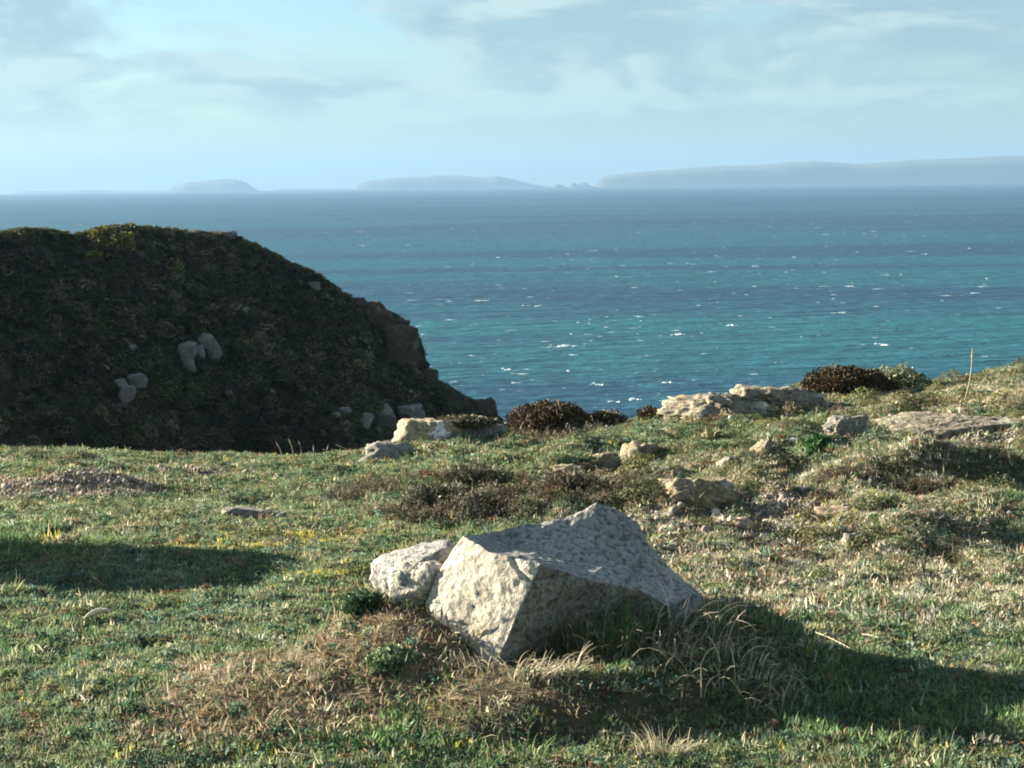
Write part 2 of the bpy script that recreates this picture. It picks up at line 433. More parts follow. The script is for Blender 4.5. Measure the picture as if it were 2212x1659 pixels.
def build_whitecaps():
    V = []; FC = []; n0 = 0
    r2 = random.Random(4)
    def fleck(cx, cy, w, dp, h):
        nonlocal n0
        k = 9; rot = r2.gauss(0.0, 0.12)
        z0 = SEA_Z - (cx*cx+cy*cy)/(2*EARTH_R)
        rows = []
        for j, (dy, hz) in enumerate(((-0.5, 0.02), (-0.15, 0.8), (0.1, 1.0), (0.5, 0.02))):
            row = []
            for i in range(k):
                s = i/(k-1)*2-1
                env = max(0.0, 1-abs(s)**2.2)*(0.45+0.75*abs(mnoise.noise(Vector((cx*1.7+s*3.3, cy*0.9, 5.0)))*1.8))
                wob = mnoise.noise(Vector((cx*0.3+s*2.1, cy*0.3, 3.0)))
                x = s*w/2; y = dy*dp*(0.25+0.75*env)*(1+0.6*mnoise.noise(Vector((cx+s*4, cy+j*3, 0)))) + wob*dp*0.8
                z = h*hz*env*(0.7+0.5*mnoise.noise(Vector((cx+s*5, cy, j))))+0.03
                row.append((cx+x*math.cos(rot)-y*math.sin(rot), cy+x*math.sin(rot)+y*math.cos(rot), z0+max(z, 0.03)))
            rows.append(row)
        for row in rows: V.extend(row)
        for j in range(3):
            for i in range(k-1):
                a = n0+j*k+i; FC.append((a, a+1, a+k+1, a+k))
        n0 += 4*k
    for _ in range(3600):
        d = 420*(3600/420)**(r2.random()**0.8)
        t = r2.uniform(-0.34, 0.34)
        x, y = t*d, d
        if mnoise.noise(Vector((x*0.004, y*0.0022, 9.0))) < r2.uniform(-0.55, 0.35): continue
        s = 0.92*min(2.2, r2.lognormvariate(-0.35, 0.6))*(0.72 if d < 700 else 1.0)
        fleck(x, y, 2.2*s*r2.uniform(0.4, 1.6), 0.8*s*r2.uniform(0.5, 1.4), 0.26*s*r2.uniform(0.4, 1.3))
    for (u, v, w) in [(1157,660,6.5),(1215,747,7.5),(1190,749,3),(1095,797,4.5),(1905,744,6),(1285,541,5),(1470,722,4),(1780,506,6),(1630,575,5),(1990,548,6),(1445,827,3.6),(1075,556,5),(1410,453,7),(1460,722,3.5),(1820,676,5),(1290,830,4),(1365,862,4),(1335,868,3)]:
        d = ray(u, v); k = (SEA_Z-CAM_Z)/d[2]
        for q in range(4):
            ww = w*r2.uniform(0.25, 0.6)
            fleck(d[0]*k+r2.gauss(0, w*0.33), d[1]*k+r2.gauss(0, w*0.5), ww, ww*r2.uniform(0.5, 0.9), 0.4)
    me = mesh_np('whitecaps', np.array(V), np.array(FC))
    m, nt, b = mat_new('sea_foam'); q = NB(nt)
    n = q.noise(q.coord('Object'), 0.8, 4)
    nt.links.new(q.mix(q.ramp(n, 0.4, 0.7), (0.62, 0.70, 0.72), (0.30, 0.42, 0.45)), b.inputs['Base Color'])
    b.inputs['Roughness'].default_value = 0.8
    o = link('whitecaps', me, m); tag(o, 'white foam crests scattered over the sea', 'foam', kind='stuff')
build_whitecaps()

def island(name, label, prof, dist, width, base_v, seed, cliff=0.55, trees=0.0):
    """ridge with the given skyline, cliffs towards the viewer and a rounded back"""
    prof = np.array(prof, float)
    us = np.arange(prof[0, 0], prof[-1, 0]+0.1, 3.0)
    vt = np.interp(us, prof[:, 0], prof[:, 1])
    vt0 = vt.copy(); vt = vt + (fbm(us*0.11+seed, us*0+seed, oct=3)*1.4 - trees*np.maximum(fbm(us*0.16+seed*3, us*0+2, oct=2)-0.10, 0)*7)*sstep(0, 25, us-us[0])*sstep(0, 25, us[-1]-us)
    sea = SEA_Z - dist*dist/(2*EARTH_R)
    C = np.array([at(u, v, dist) for u, v in zip(us, vt)])
    hgt = np.maximum(C[:, 2]-sea, 1.0)
    hsm = np.maximum(np.array([at(u, v, dist)[2] for u, v in zip(us, vt0)])-sea, 1.0)
    hm = hgt.max()
    # cross-section: (offset towards the back in units of width, height fraction)
    cs = [(-0.30, -0.12), (-0.27, 0.02), (-0.245, 0.25), (-0.22, cliff), (-0.17, cliff+0.18), (-0.09, 0.93), (0, 1.0), (0.12, 0.98), (0.30, 0.80), (0.45, 0.4), (0.55, -0.12)]
    rows = []
    for j, (o, hf) in enumerate(cs):
        wv = width*(hsm/hm)**0.6
        cove = fbm(us*0.03+seed, us*0+seed*1.7+j*0.15, oct=2)*0.003*(hf < 0.9) 
        yy = C[:, 1] + (o+cove)*wv
        k = yy/C[:, 1]
        zz = sea + (hgt if hf > 0.97 else hsm)*(hf ) - (yy*yy-dist*dist)/(2*EARTH_R)
        rows.append(np.stack([C[:, 0]*k, yy, zz], -1))
    V = np.array(rows)
    me = mesh_np(name, V.reshape(-1, 3), grid_faces(len(cs), len(us)))
    o = link(name, me, MAT['island']); tag(o, label, 'island')
    return o
def island_mat():
    m, nt, b = mat_new('island_cliff_and_heath'); q = NB(nt)
    g = nt.nodes.new('ShaderNodeNewGeometry'); sp = nt.nodes.new('ShaderNodeSeparateXYZ'); nt.links.new(g.outputs['Normal'], sp.inputs[0])
    n = q.noise(q.coord('Object'), 0.004, 5, 0.6)
    cl = q.mix(q.ramp(n, 0.42, 0.62), (0.020, 0.021, 0.022), (0.045, 0.042, 0.038))
    c = q.mix(q.ramp(sp.outputs['Z'], 0.55, 0.85), cl, (0.045, 0.05, 0.030))
    nt.links.new(c, b.inputs['Base Color']); b.inputs['Roughness'].default_value = 1.0
    return m
MAT['island'] = island_mat()
island('island', 'small domed hazy island alone on the left of the horizon', [(366,407),(380,401),(400,394),(440,391),(480,387),(510,387),(530,394),(545,403),(556,409)], 21000, 1500, 409, 3, 0.5, 0.3)
island('island', 'low rounded hazy island in the middle of the horizon', [(768,404),(775,397),(800,390),(860,384),(905,383),(945,379),(1000,380),(1040,383),(1075,380),(1110,388),(1140,396),(1165,401),(1190,403)], 20000, 1600, 404, 9, 0.5, 0.6)
island('island', 'long cliffed hazy island filling the right of the horizon', [(1286,402),(1292,392),(1300,382),(1325,378),(1400,370),(1480,364),(1560,358),(1640,357),(1700,351),(1760,348),(1800,350),(1850,354),(1900,351),(1960,346),(2040,343),(2100,341),(2150,338),(2212,336),(2400,330),(2700,345)], 18000, 2600, 398, 5, 0.62, 0.35)
island('island', 'faint low strip of land along the far left horizon', [(30,416),(60,412),(150,412.5),(170,409),(250,411.5),(330,412),(380,412)], 24500, 1200, 414, 21, 0.5, 0.5)
for i, (pr, lb) in enumerate([([(1196,402),(1204,397),(1212,400),(1222,402)], 'tiny rock islet right of the rounded middle island'),
                 ([(1228,402),(1238,393),(1246,399),(1256,395),(1266,394),(1274,400),(1282,403)], 'two humped rock islet beside the long cliffed island')]):
    island('rock_islet', lb, pr, 18500, 500, 404, 31+i, 0.5, 0.0)
island('island', 'thin dark reef line between the domed and rounded islands', [(600,409),(640,407),(700,408),(764,407)], 24000, 500, 409, 41, 0.5, 0.2)

# headland across the cove
HU = [(-700,560),(-400,520),(-200,508),(0,503),(30,498),(70,494),(110,496),(150,504),(165,508),(190,501),(220,492),(270,487),(310,489),(345,493),(430,501),(450,506),(480,505),(500,506),(515,513),(550,529),(600,554),(650,577),(690,595),(720,617),(750,637),(780,655),(800,660),(835,668),(850,675),(870,688),(880,700),(900,716),(906,740),(909,790),(920,803),(945,820),(970,832),(1000,852),(1030,866),(1060,880),(1080,900),(1110,960),(1160,1150),(1230,1500),(1290,2000),(1310,2300)]
HU = np.array(HU, float)
FACE = np.array((0.34, -0.94))
def head_profile(t):
    # t metres forward (+) or back (-) from the crest
    return np.where(t >= 0, 1.22*(np.sqrt(t*t+1.2)-1.095), 0.22*(np.sqrt(t*t+4)-2))
def head_depth(u): return np.interp(u, [-700, 0, 1100, 1310], [92, 112, 138, 141])
_su = np.concatenate([np.linspace(-700, -20, 90), np.linspace(-12, 1110, 420), np.linspace(1118, 1310, 40)])
_sv = np.interp(_su, HU[:, 0], HU[:, 1])
_crest = np.array([at(u, v, float(head_depth(u))) for u, v in zip(_su, _sv)])
def head_point(i, t):
    """i: fractional index along the crest, t: metres down the near face; arrays"""
    k = np.arange(len(_su))
    cx, cy, cz = (np.interp(i, k, _crest[:, j]) for j in range(3))
    x = cx + FACE[0]*t; y = cy + FACE[1]*t; z = cz - head_profile(t)
    lump = fbm(x*0.16, y*0.16, z*0.16, oct=4, rough=0.58)*2.3*sstep(0.0, 3.0, t) + fbm(x*0.8, y*0.8, z*0.8, oct=3)*0.35*sstep(-6, 0.8, t)
    ui = np.interp(i, k, _su); lump = lump*(1-0.75*sstep(780, 850, ui)*(1-sstep(3, 7, t)))
    return x + 0.28*lump, y - 0.75*lump, np.maximum(z + 0.35*lump, -74)
def build_headland():
    ts = np.concatenate([-np.geomspace(60, 0.4, 26), np.linspace(0, 30, 150), 30+np.geomspace(0.5, 32, 18)])
    I, T = np.meshgrid(np.arange(len(_su)), ts)
    X, Y, Z = head_point(I.ravel().astype(float), T.ravel())
    me = mesh_np('headland', np.stack([X, Y, Z], -1), grid_faces(len(ts), len(_su))[:, ::-1])
    m, nt, b = mat_new('headland_heath'); q = NB(nt); v = q.coord('Object')
    g = nt.nodes.new('ShaderNodeNewGeometry')
    n = q.noise(v, 0.35, 6, 0.65, 0.4); n2 = q.noise(v, 1.6, 4, 0.6)
    c = q.mix(q.ramp(n, 0.4, 0.62), (0.034, 0.040, 0.020), (0.060, 0.050, 0.036))
    c = q.mix(q.ramp(n2, 0.5, 0.75, 0, 0.6), c, (0.022, 0.026, 0.014))
    nt.links.new(c, b.inputs['Base Color']); b.inputs['Roughness'].default_value = 1.0; b.inputs['Specular IOR Level'].default_value = 0.1
    nt.links.new(q.bump(q.noise(v, 2.5, 5, 0.65), 1.0, 0.4), b.inputs['Normal'])
    o = link('headland', me, m); tag(o, 'steep shaded heath covered headland across the cove', 'headland', kind='structure')
build_headland()
def head_hit(u, v):
    """nearest point of the near face seen along that ray"""
    I, T = np.meshgrid(np.linspace(60, len(_su)-30, 700), np.linspace(-0.5, 26, 160))
    X, Y, Z = head_point(I.ravel(), T.ravel())
    P = np.stack([X, Y, Z-CAM_Z], -1)
    d = Vector((rgt)); 
    R = np.array([rgt[:], upv[:], fwd[:]])
    q = P @ R.T
    uu = W0/2 + F*q[:, 0]/q[:, 2]; vv = H0/2 - F*q[:, 1]/q[:, 2]
    e = (uu-u)**2+(vv-v)**2
    c = np.argsort(e)[:12]; j = c[np.argmin(q[c, 2])]
    return np.array((X[j], Y[j], Z[j]))

# ------------------------------------------------------------------ rocks
def rock_mesh(name, dims, seed, sub=4, planes=12, rough=0.06, cut=()):
    r = random.Random(seed)
    pl = [(Vector(c[:3]).normalized(), c[3]) for c in cut]
    for k in range(planes):
        v = Vector((r.gauss(0, 1), r.gauss(0, 1), r.gauss(0, 0.8))).normalized()
        pl.append((v, r.uniform(0.42, 0.86)))
    pl.append((Vector((0.1*r.gauss(0, 1), 0.1*r.gauss(0, 1), 1)).normalized(), r.uniform(0.45, 0.7)))
    bm = bmesh.new(); bmesh.ops.create_icosphere(bm, subdivisions=sub, radius=1.0)
    off = Vector((seed*3.7, seed*1.3, seed*0.7))
    for vt in bm.verts:
        d = vt.co.normalized(); rad = 1.0
        for n, h in pl:
            k = n.dot(d)
            if k > 0.05: rad = min(rad, h/k)
        p = d*rad
        nn = mnoise.fractal(p*2.4+off, 0.9, 2.1, 4)*rough*1.7 + mnoise.fractal(p*8+off, 0.6, 2.1, 4)*rough*0.8
        p = p*(1+nn)
        vt.co = p
    me = bpy.data.meshes.new(name)
    V = np.array([v.co[:] for v in bm.verts]); lo, hi = V.min(0), V.max(0)
    for v in bm.verts:
        v.co = Vector([((v.co[i]-lo[i])/(hi[i]-lo[i])-0.5)*dims[i] for i in range(3)])
    for f in bm.faces: f.smooth = True
    bm.to_mesh(me); bm.free()
    return me

def boulder():
    top = [(999,1156,8.25),(1061,1194,8.10),(1168,1218,7.98),(1271,1252,8.12),(1383,1274,8.2),(1445,1310,8.22),(1503,1283,8.45),(1452,1235,8.56),(1400,1180,8.62),(1380,1128,8.66),(1332,1101,8.66),(1289,1085,8.63),(1240,1112,8.60),(1150,1129,8.55),(1045,1150,8.42)]
    bot = [(918,1300,8.22),(1000,1372,8.06),(1070,1442,7.93),(1235,1420,8.26),(1350,1400,8.34),(1454,1372,8.34),(1512,1342,8.45)]
    TP = [Vector(at(*p)) for p in top]
    BP = [Vector(at(*p)) for p in bot] + [Vector(p) for p in [(0.92,8.82,0.12),(0.78,9.05,0.1),(0.64,9.12,0.1),(0.52,9.14,0.1),(0.36,9.12,0.1),(0.2,9.06,0.1),(0.0,8.96,0.12),(-0.24,8.7,0.2)]]
    inner = [Vector(at(*p)) for p in [(1075,1172,8.42),(1150,1192,8.33),(1230,1215,8.33),(1200,1158,8.49),(1290,1150,8.52),(1320,1205,8.40),(1400,1240,8.44),(1345,1140,8.58)]]
    n = len(TP)
    verts = list(TP)
    mid = []
    bulge = {0:0.02, 1:0.0, 2:0.012, 3:0.0, 4:-0.03, 5:-0.02, 6:0.02}
    for i in range(n):
        m = (TP[i]*0.5+BP[i]*0.5)
        c = Vector((0.25, 8.5, m.z)); d = (m-c); d.z = 0; d.normalize()
        mid.append(m + d*bulge.get(i, 0.05))
    verts += mid + BP + [Vector((b.x, b.y, -0.15)) for b in BP] + inner
    faces = []
    for ring in range(3):
        for i in range(n):
            j = (i+1) % n
            faces.append((ring*n+i, (ring+1)*n+i, (ring+1)*n+j, ring*n+j))
    faces.append(tuple(3*n+i for i in reversed(range(n)))[::-1])
    k = 4*n
    I = {c: k+i for i, c in enumerate('abcdefgh')}
    tris = [(0,1,'a'),(1,'b','a'),(1,2,'b'),(2,'c','b'),(2,3,'c'),(3,'f','c'),(3,4,'f'),(4,'g','f'),(4,5,'g'),(5,6,'g'),(6,7,'g'),(7,8,'g'),(8,'f','g'),(8,'e','f'),(8,'h','e'),(8,9,'h'),(9,10,'h'),(10,11,'h'),(11,'e','h'),(11,12,'e'),(12,'d','e'),(12,13,'d'),(13,'a','d'),(13,14,'a'),(14,0,'a'),('a','b','d'),('b','c','d'),('c','e','d'),('c','f','e')]
    for t in tris: faces.append(tuple(I[q] if isinstance(q, str) else q for q in t))
    org = Vector((0.2, 8.45, 0.0))
    CRACKS = [(Vector((0.3, -0.6, 0.75)).normalized(), 0.62), (Vector((0.9, -0.35, -0.1)).normalized(), 0.30)]
    bm = bmesh.new()
    bv = [bm.verts.new(v-org) for v in verts]
    for k_, f in enumerate(faces):
        nf = bm.faces.new([bv[i] for i in f])
        if k_ < 3*n and (k_ % n) in (2, 3, 4): nf.material_index = 1      # front right side: lichen, plus its shade painted into the granite colour
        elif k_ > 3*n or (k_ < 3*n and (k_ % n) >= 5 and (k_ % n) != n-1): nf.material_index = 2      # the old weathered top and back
    bmesh.ops.recalc_face_normals(bm, faces=bm.faces)
    bmesh.ops.triangulate(bm, faces=bm.faces)
    for cuts in (2, 1, 1, 1):
        bmesh.ops.subdivide_edges(bm, edges=bm.edges, cuts=cuts, use_grid_fill=True)
        bmesh.ops.smooth_vert(bm, verts=bm.verts, factor=0.05, use_axis_x=True, use_axis_y=True, use_axis_z=True)
    bm.normal_update()
    for v in bm.verts:
        p = v.co
        a = mnoise.fractal(p*5.0, 0.9, 2.1, 4)*0.009 + mnoise.fractal(p*26+Vector((0.31, 0.77, 0.19)), 0.7, 2.1, 3)*0.0034 + mnoise.fractal(p*11+Vector((5.3, 2.7, 1.9)), 0.8, 2.1, 3)*0.003
        ck = 0.0
        for cn, cd in CRACKS:
            dd_ = abs(p.dot(cn)-cd+0.035*mnoise.noise(p*5+cn*9))
            if dd_ < 0.012: ck = max(ck, (1-dd_/0.012)*0.014)
        v.co = p + v.normal*(a - ck)
    for f in bm.faces: f.smooth = True
    me = bpy.data.meshes.new('boulder'); bm.to_mesh(me); bm.free()
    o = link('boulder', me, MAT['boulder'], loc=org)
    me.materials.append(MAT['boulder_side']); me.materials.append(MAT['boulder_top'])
    tag(o, 'large angular pale granite boulder with a sunlit face on a mound', 'boulder')
boulder()

def rock(name, label, cat, box, mat, seed, sub=3, bury=0.35, thick=0.8, rot=None, planes=11, rough=0.06, group=None, lift=0.0, cut=()):
    u0, u1, v0, v1 = box
    p = hit((u0+u1)/2, v1-2)
    s = p[1]/F
    w = (u1-u0)*s; h = (v1-v0)*s
    dims = (w*1.08, w*thick, h*(1+bury))
    me = rock_mesh(name, dims, seed, min(sub+1, 5), planes if not cut else 5, rough*1.35, cut)
    o = link(name, me, MAT[mat])
    c = hit((u0+u1)/2, v1-3)
    o.location = (c[0], c[1]+w*thick*0.25, c[2] + h*0.70 - dims[2]/2 + lift)
    o.rotation_euler = (0, 0, 0.0 if rot is None else rot)
    FOOT.append((c[0], c[1]+w*thick*0.25, w*0.5, w*thick*0.5))
    return tag(o, label, cat, group)
FOOT = []
R_ = [
 ('granite_slab','pale grey granite slab lying against the left of the big boulder','slab',(800,1010,1180,1292),'boulder_top',51,4,.5,.7),
 ('granite_slab','low rough granite lump at the left foot of the big boulder','rock',(840,975,1222,1314),'boulder',57,4,.5,.6),
 ('rock','grey hummock rock at the cliff edge left of the lichened outcrop','rock',(768,905,944,1000),'grey_rock',61,3,.5,.8),
 ('rock','long grey brown rock behind the lichened outcrop, below the headland','rock',(985,1100,886,945),'grey_rock',63,3,.5,.8),
 ('rock','broad gravelly pale rock standing at the cliff edge against the sea','rock',(1432,1690,838,904),'mottled',71,4,.5,.8),
 ('rock','low gravelly rock between the broad cliff edge rock and the black bush','rock',(1590,1800,818,884),'mottled',73,4,.5,.8),
 ('boulder','blunt boulder with a yellow lit end and dark shaded side','boulder',(1430,1590,1026,1088),'ochre_rock',84,4,.35,.7),
 ('stone','upright wedge stone with a dark right face on the slope','stone',(1618,1706,936,992),'ochre_rock',92,4,.4,.7),
 ('stone','ochre knobbly stone, larger of a pair on the slope','stone',(1335,1425,940,1000),'ochre_rock',97,3,.4,.8),
 ('stone','ochre low stone, smaller of a pair on the slope','stone',(1256,1345,972,1008),'ochre_rock',99,3,.4,.8),
 ('stone','small round stone with a lit left side near the ridge','stone',(1508,1548,928,954),'ochre_rock',103,3,.4,.8),
 ('stone','squat grey stone left of the wedge stone','stone',(1550,1606,980,1012),'grey_rock',107,3,.4,.8),
 ('stone','flat pink stone lying bare on the right slope','stone',(1764,1860,1086,1124),'pink_rock',111,3,.5,.7),
 ('stone','small tan stone in the turf behind the big boulder','stone',(1584,1628,1112,1144),'pink_rock',113,3,.5,.8),
 ('stone','dark squat stone half sunk in the right turf','stone',(1820,1884,1140,1182),'grey_rock',117,3,.5,.8),
 ('rock','rounded grey rock at the left end of the scree strip','rock',(1780,1892,884,944),'grey_rock',121,4,.5,.8),
 ('stone','long flat grey stone half buried in the left turf','stone',(478,614,1088,1126),'grey_rock',127,4,.9,.5),
 ('stone','small tan stone in the dark hollow at the left','stone',(108,172,1154,1176),'pink_rock',131,3,.5,.7),
 ('stone','white pebble like stone behind the wedge stone','stone',(1703,1725,946,960),'lichen',135,2,.4,.8),
 ('stone','pale stone at the right end of the cliff edge scree','stone',(2020,2062,868,886),'grey_rock',137,3,.5,.8),
 ('rock_outcrop','broad flat pale stony outcrop near the right edge below the crest','outcrop',(1905,2250,892,944),'mottled',163,4,1.0,.45),
 ('stone','low stone half hidden in heather below the outcrop','stone',(1180,1262,1000,1032),'ochre_rock',139,3,.5,.8),
]
FACES = {   # the broad faces that give single rocks their shape: normal, distance
 51: [(-0.42, -0.25, 0.87, 0.40), (-0.85, -0.45, 0.1, 0.75)],
 57: [(-0.5, -0.6, 0.5, 0.55)],
 84: [(0.28, -0.93, 0.22, 0.34), (-0.93, -0.25, 0.2, 0.72), (0.05, 0.2, 1, 0.55), (0.9, -0.2, 0.4, 0.7)],
 92: [(0.75, -0.62, 0.2, 0.22), (-0.75, -0.25, 0.6, 0.42), (0.2, 0.3, 0.9, 0.7)],
 103: [(0.7, -0.7, 0.1, 0.2), (-0.8, -0.3, 0.5, 0.5)],
 107: [(0.6, -0.78, 0.2, 0.3), (-0.5, -0.3, 0.8, 0.5)],
 117: [(0.4, -0.9, 0.2, 0.3), (0.1, 0.2, 0.97, 0.5)],
 121: [(0.6, -0.72, 0.3, 0.34), (-0.6, -0.2, 0.75, 0.5)],
 97: [(0.6, -0.78, 0.1, 0.4), (-0.7, -0.4, 0.5, 0.5)], 99: [(0.6, -0.75, 0.2, 0.4), (-0.5, -0.3, 0.8, 0.45)],
 127: [(0.3, -0.85, 0.42, 0.25), (0.25, 0.1, 0.95, 0.3)],
 71: [(-0.55, -0.45, 0.7, 0.6), (0.25, -0.8, 0.5, 0.5), (0.1, 0.0, 1, 0.55)], 73: [(0.3, -0.75, 0.55, 0.42), (0.1, 0.1, 1, 0.5)],
 61: [(-0.5, -0.5, 0.7, 0.55), (0.45, -0.6, 0.65, 0.45)], 63: [(0.2, -0.75, 0.6, 0.4)],
 163: [(-0.1, -0.3, 0.95, 0.30), (0.1, -0.9, 0.4, 0.6)],
 111: [(-0.2, -0.55, 0.8, 0.3), (0.9, -0.3, 0.2, 0.7)],
}
for (nm, lb, ct, bx, mt, sd_, sub, bury, thick) in R_:
    rock(nm, lb, ct, bx, mt, sd_, sub, bury, thick, cut=FACES.get(sd_, ()), lift={51: 0.085, 57: 0.07, 84: 0.03, 163: 0.02}.get(sd_, 0.0), rough=0.04 if sd_ in (51, 57) else 0.12 if sd_ in (61, 63, 71, 73, 121, 97, 99) else 0.085)

# lichened outcrop at the cliff edge: one rock with its white lichen crusts
oc = rock('rock_outcrop', 'ochre outcrop with a white lichen crust at the cliff edge', 'outcrop', (846, 1010, 890, 952), 'ochre_rock', 143, 4, 0.5, 0.8, cut=[(-0.15, -0.93, 0.3, 0.42), (-0.85, -0.3, 0.4, 0.75), (0.05, 0.1, 1, 0.5)])
oc2 = rock('rock_outcrop', 'low grey flat topped outcrop beside the white lichened one', 'outcrop', (1000, 1105, 902, 950), 'grey_rock', 149, 4, 0.5, 0.8, cut=[(0.1, -0.9, 0.4, 0.42), (0.05, 0.1, 1, 0.45)])
def lichened():
    m = granite('lichened_ochre_granite', (0.34, 0.285, 0.19), (0.08, 0.07, 0.055), 0.6, 0.9, 0.55, 0.55)
    nt = m.node_tree; q = NB(nt); b = nt.nodes['Principled BSDF']
    old = b.inputs['Base Color'].links[0].from_socket
    v = q.coord('Object')
    d = nt.nodes.new('ShaderNodeVectorMath'); d.operation = 'DISTANCE'; nt.links.new(v, d.inputs[0]); d.inputs[1].default_value = LICHEN
    k = q.math('ADD', d.outputs['Value'], q.math('MULTIPLY', q.noise(v, 9, 4, 0.6), 0.22))
    crust = q.mix(q.ramp(q.noise(v, 38, 4, 0.7), 0.42, 0.62), (0.74, 0.73, 0.68), (0.33, 0.32, 0.29))
    nt.links.new(q.mix(q.ramp(k, 0.235, 0.265, 1.0, 0.0), old, crust), b.inputs['Base Color'])
    return m
_lp = at(955, 934, oc.location.y-0.26)
LICHEN = tuple(_lp-np.array(oc.location))
oc.data.materials.clear(); oc.data.materials.append(lichened())

# boulder out of frame on the left: its shadow crosses the turf
me = rock_mesh('boulder', (1.1, 1.5, 1.15), 171, 4, 11, 0.06)
p = np.array((-4.25, 11.75)); o = link('boulder', me, MAT['boulder'], loc=(p[0], p[1], float(gz(p[0], p[1]))+0.24))
tag(o, 'granite boulder just left of the view whose long shadow crosses the turf', 'boulder')

# rocks on the headland
def head_rock(label, box, seed, mat='far_rock', thick=0.7, sub=3, out=0.25, rot=0.0, rough=0.06, group=None):
    u0, u1, v0, v1 = box
    p = head_hit((u0+u1)/2, (v0+v1)/2)
    s = p[1]/F; w, h = (u1-u0)*s, (v1-v0)*s
    me = rock_mesh('cliff_rock', (w, max(w, h)*thick, h*1.08), seed, sub, 11, rough)
    o = link('cliff_rock', me, MAT[mat])
    d = np.array((p[0], p[1], p[2]-CAM_Z)); d /= np.linalg.norm(d)
    o.location = p - d*max(w, h)*out
    return tag(o, label, 'rock', group)
HR = [
 ('tall grey boulder, topmost of the right cluster on the headland',(432,486,718,776),1),
 ('grey boulder at the lower left of the right headland cluster',(390,432,738,790),2),
 ('pale boulder at the bottom of the right headland cluster',(402,430,774,812),3),
 ('grey block in the middle of the right headland cluster',(422,448,744,784),4),
 ('small round stone left above the right headland cluster',(416,434,733,746),5),
 ('lone pale stone high left on the headland face',(278,304,740,756),6),
 ('tiny pale stone right of the lone stone on the headland',(310,319,738,746),7),
 ('broad grey boulder, topmost of the left headland cluster',(276,322,800,836),8),
 ('grey boulder at the left of the left headland cluster',(246,280,812,840),9),
 ('long grey boulder at the foot of the left headland cluster',(262,300,828,866),10),
 ('small pale stone under the left headland cluster',(250,274,866,878),11),
 ('tiny stone lowest on the left of the headland',(238,246,875,884),12),
 ('small pale stone high on the headland face near its middle',(516,546,664,680),13),
 ('thin pale slab along the upper right headland slope',(662,694,604,632),14),
 ('small stone low in the middle of the headland face',(484,506,838,852),15),
 ('small flat stone right of the headland boulder cluster',(500,522,806,822),16),
 ('pale stone on the lower right headland beside the outcrop rocks',(734,764,876,890),17),
 ('grey boulder at the lower right foot of the headland',(760,812,888,930),18),
 ('large grey boulder behind the cliff edge rocks, foot of headland',(808,862,872,934),19),
 ('long low rock at the right foot of the headland',(858,920,872,912),20),
 ('small flat stone left of the foot boulders of headland',(712,740,884,900),22),
]
for lb, bx, sd_ in HR: head_rock(lb, bx, 200+sd_, 'far_rock', 0.7, 4, 0.40, rough=0.05)
HC = [
 ('knobbly dark outcrop at the top of the headland cliff',(778,862,650,712),31,'cliff_rock'),
 ('brown cliff face at the right end of the headland',(826,912,700,800),32,'cliff_rock'),
 ('square dark block on the headland cliff shoulder',(842,890,684,730),33,'cliff_rock'),
 ('upright dark block at the seaward edge of the headland cliff',(868,914,704,762),41,'cliff_rock'),
 ('lower dark block under the seaward cliff edge of the headland',(876,916,752,806),42,'cliff_rock'),
 ('dark ledge rock below the headland cliff',(905,950,796,834),43,'cliff_rock'),
 ('dark rocky knob left of the headland cliff top',(752,800,640,676),44,'cliff_rock'),
 ('dark rounded rock at the waterside tip of the headland',(1026,1078,856,920),34,'cliff_rock'),
 ('round rock on the headland crest',(330,346,486,500),35,'far_rock'),
 ('sunlit rock on the right shoulder of the headland crest',(478,516,499,518),36,'far_rock'),
 ('row of low rocks along the headland crest',(392,432,496,508),37,'far_rock'),
]
for lb, bx, sd_, mt in HC: head_rock(lb, bx, 200+sd_, mt, 0.7, 4, 0.05, rough=0.09)

# ------------------------------------------------------------------ plants
SRC = bpy.data.collections.new('plant_sources')       # unlinked: only instanced
def blades(n, lmin, lmax, width, spread, lean, r, droop=0.5):
    V, FA = [], []
    for i in range(n):
        a = r.uniform(0, 2*math.pi); rad = spread*math.sqrt(r.random())
        bx, by = rad*math.cos(a), rad*math.sin(a)
        L = r.uniform(lmin, lmax); az = a + r.gauss(0, 0.9); ln = abs(r.gauss(0, lean))
        sx, sy = -math.sin(az), math.cos(az); w = width*r.uniform(0.6, 1.3)/2
        tw = r.gauss(0, 0.5)
        sx, sy = sx*math.cos(tw)-sy*math.sin(tw), sx*math.sin(tw)+sy*math.cos(tw)
        pts = []
        x, y, z = bx, by, -0.008; ang = ln*0.5
        for k in range(3):
            pts.append((x, y, z)); st = L/2
            x += math.cos(az)*math.sin(ang)*st; y += math.sin(az)*math.sin(ang)*st; z += math.cos(ang)*st
            ang += droop*ln+r.uniform(0, 0.35)
        b = len(V)
        for k, ww in ((0, 1.0), (1, 0.85)):
            px, py, pz = pts[k]; V.append((px-sx*w*ww, py-sy*w*ww, pz)); V.append((px+sx*w*ww, py+sy*w*ww, pz))
        V.append(pts[2])
        FA += [(b, b+1, b+3), (b, b+3, b+2), (b+2, b+3, b+4)]
    return np.array(V), np.array(FA)
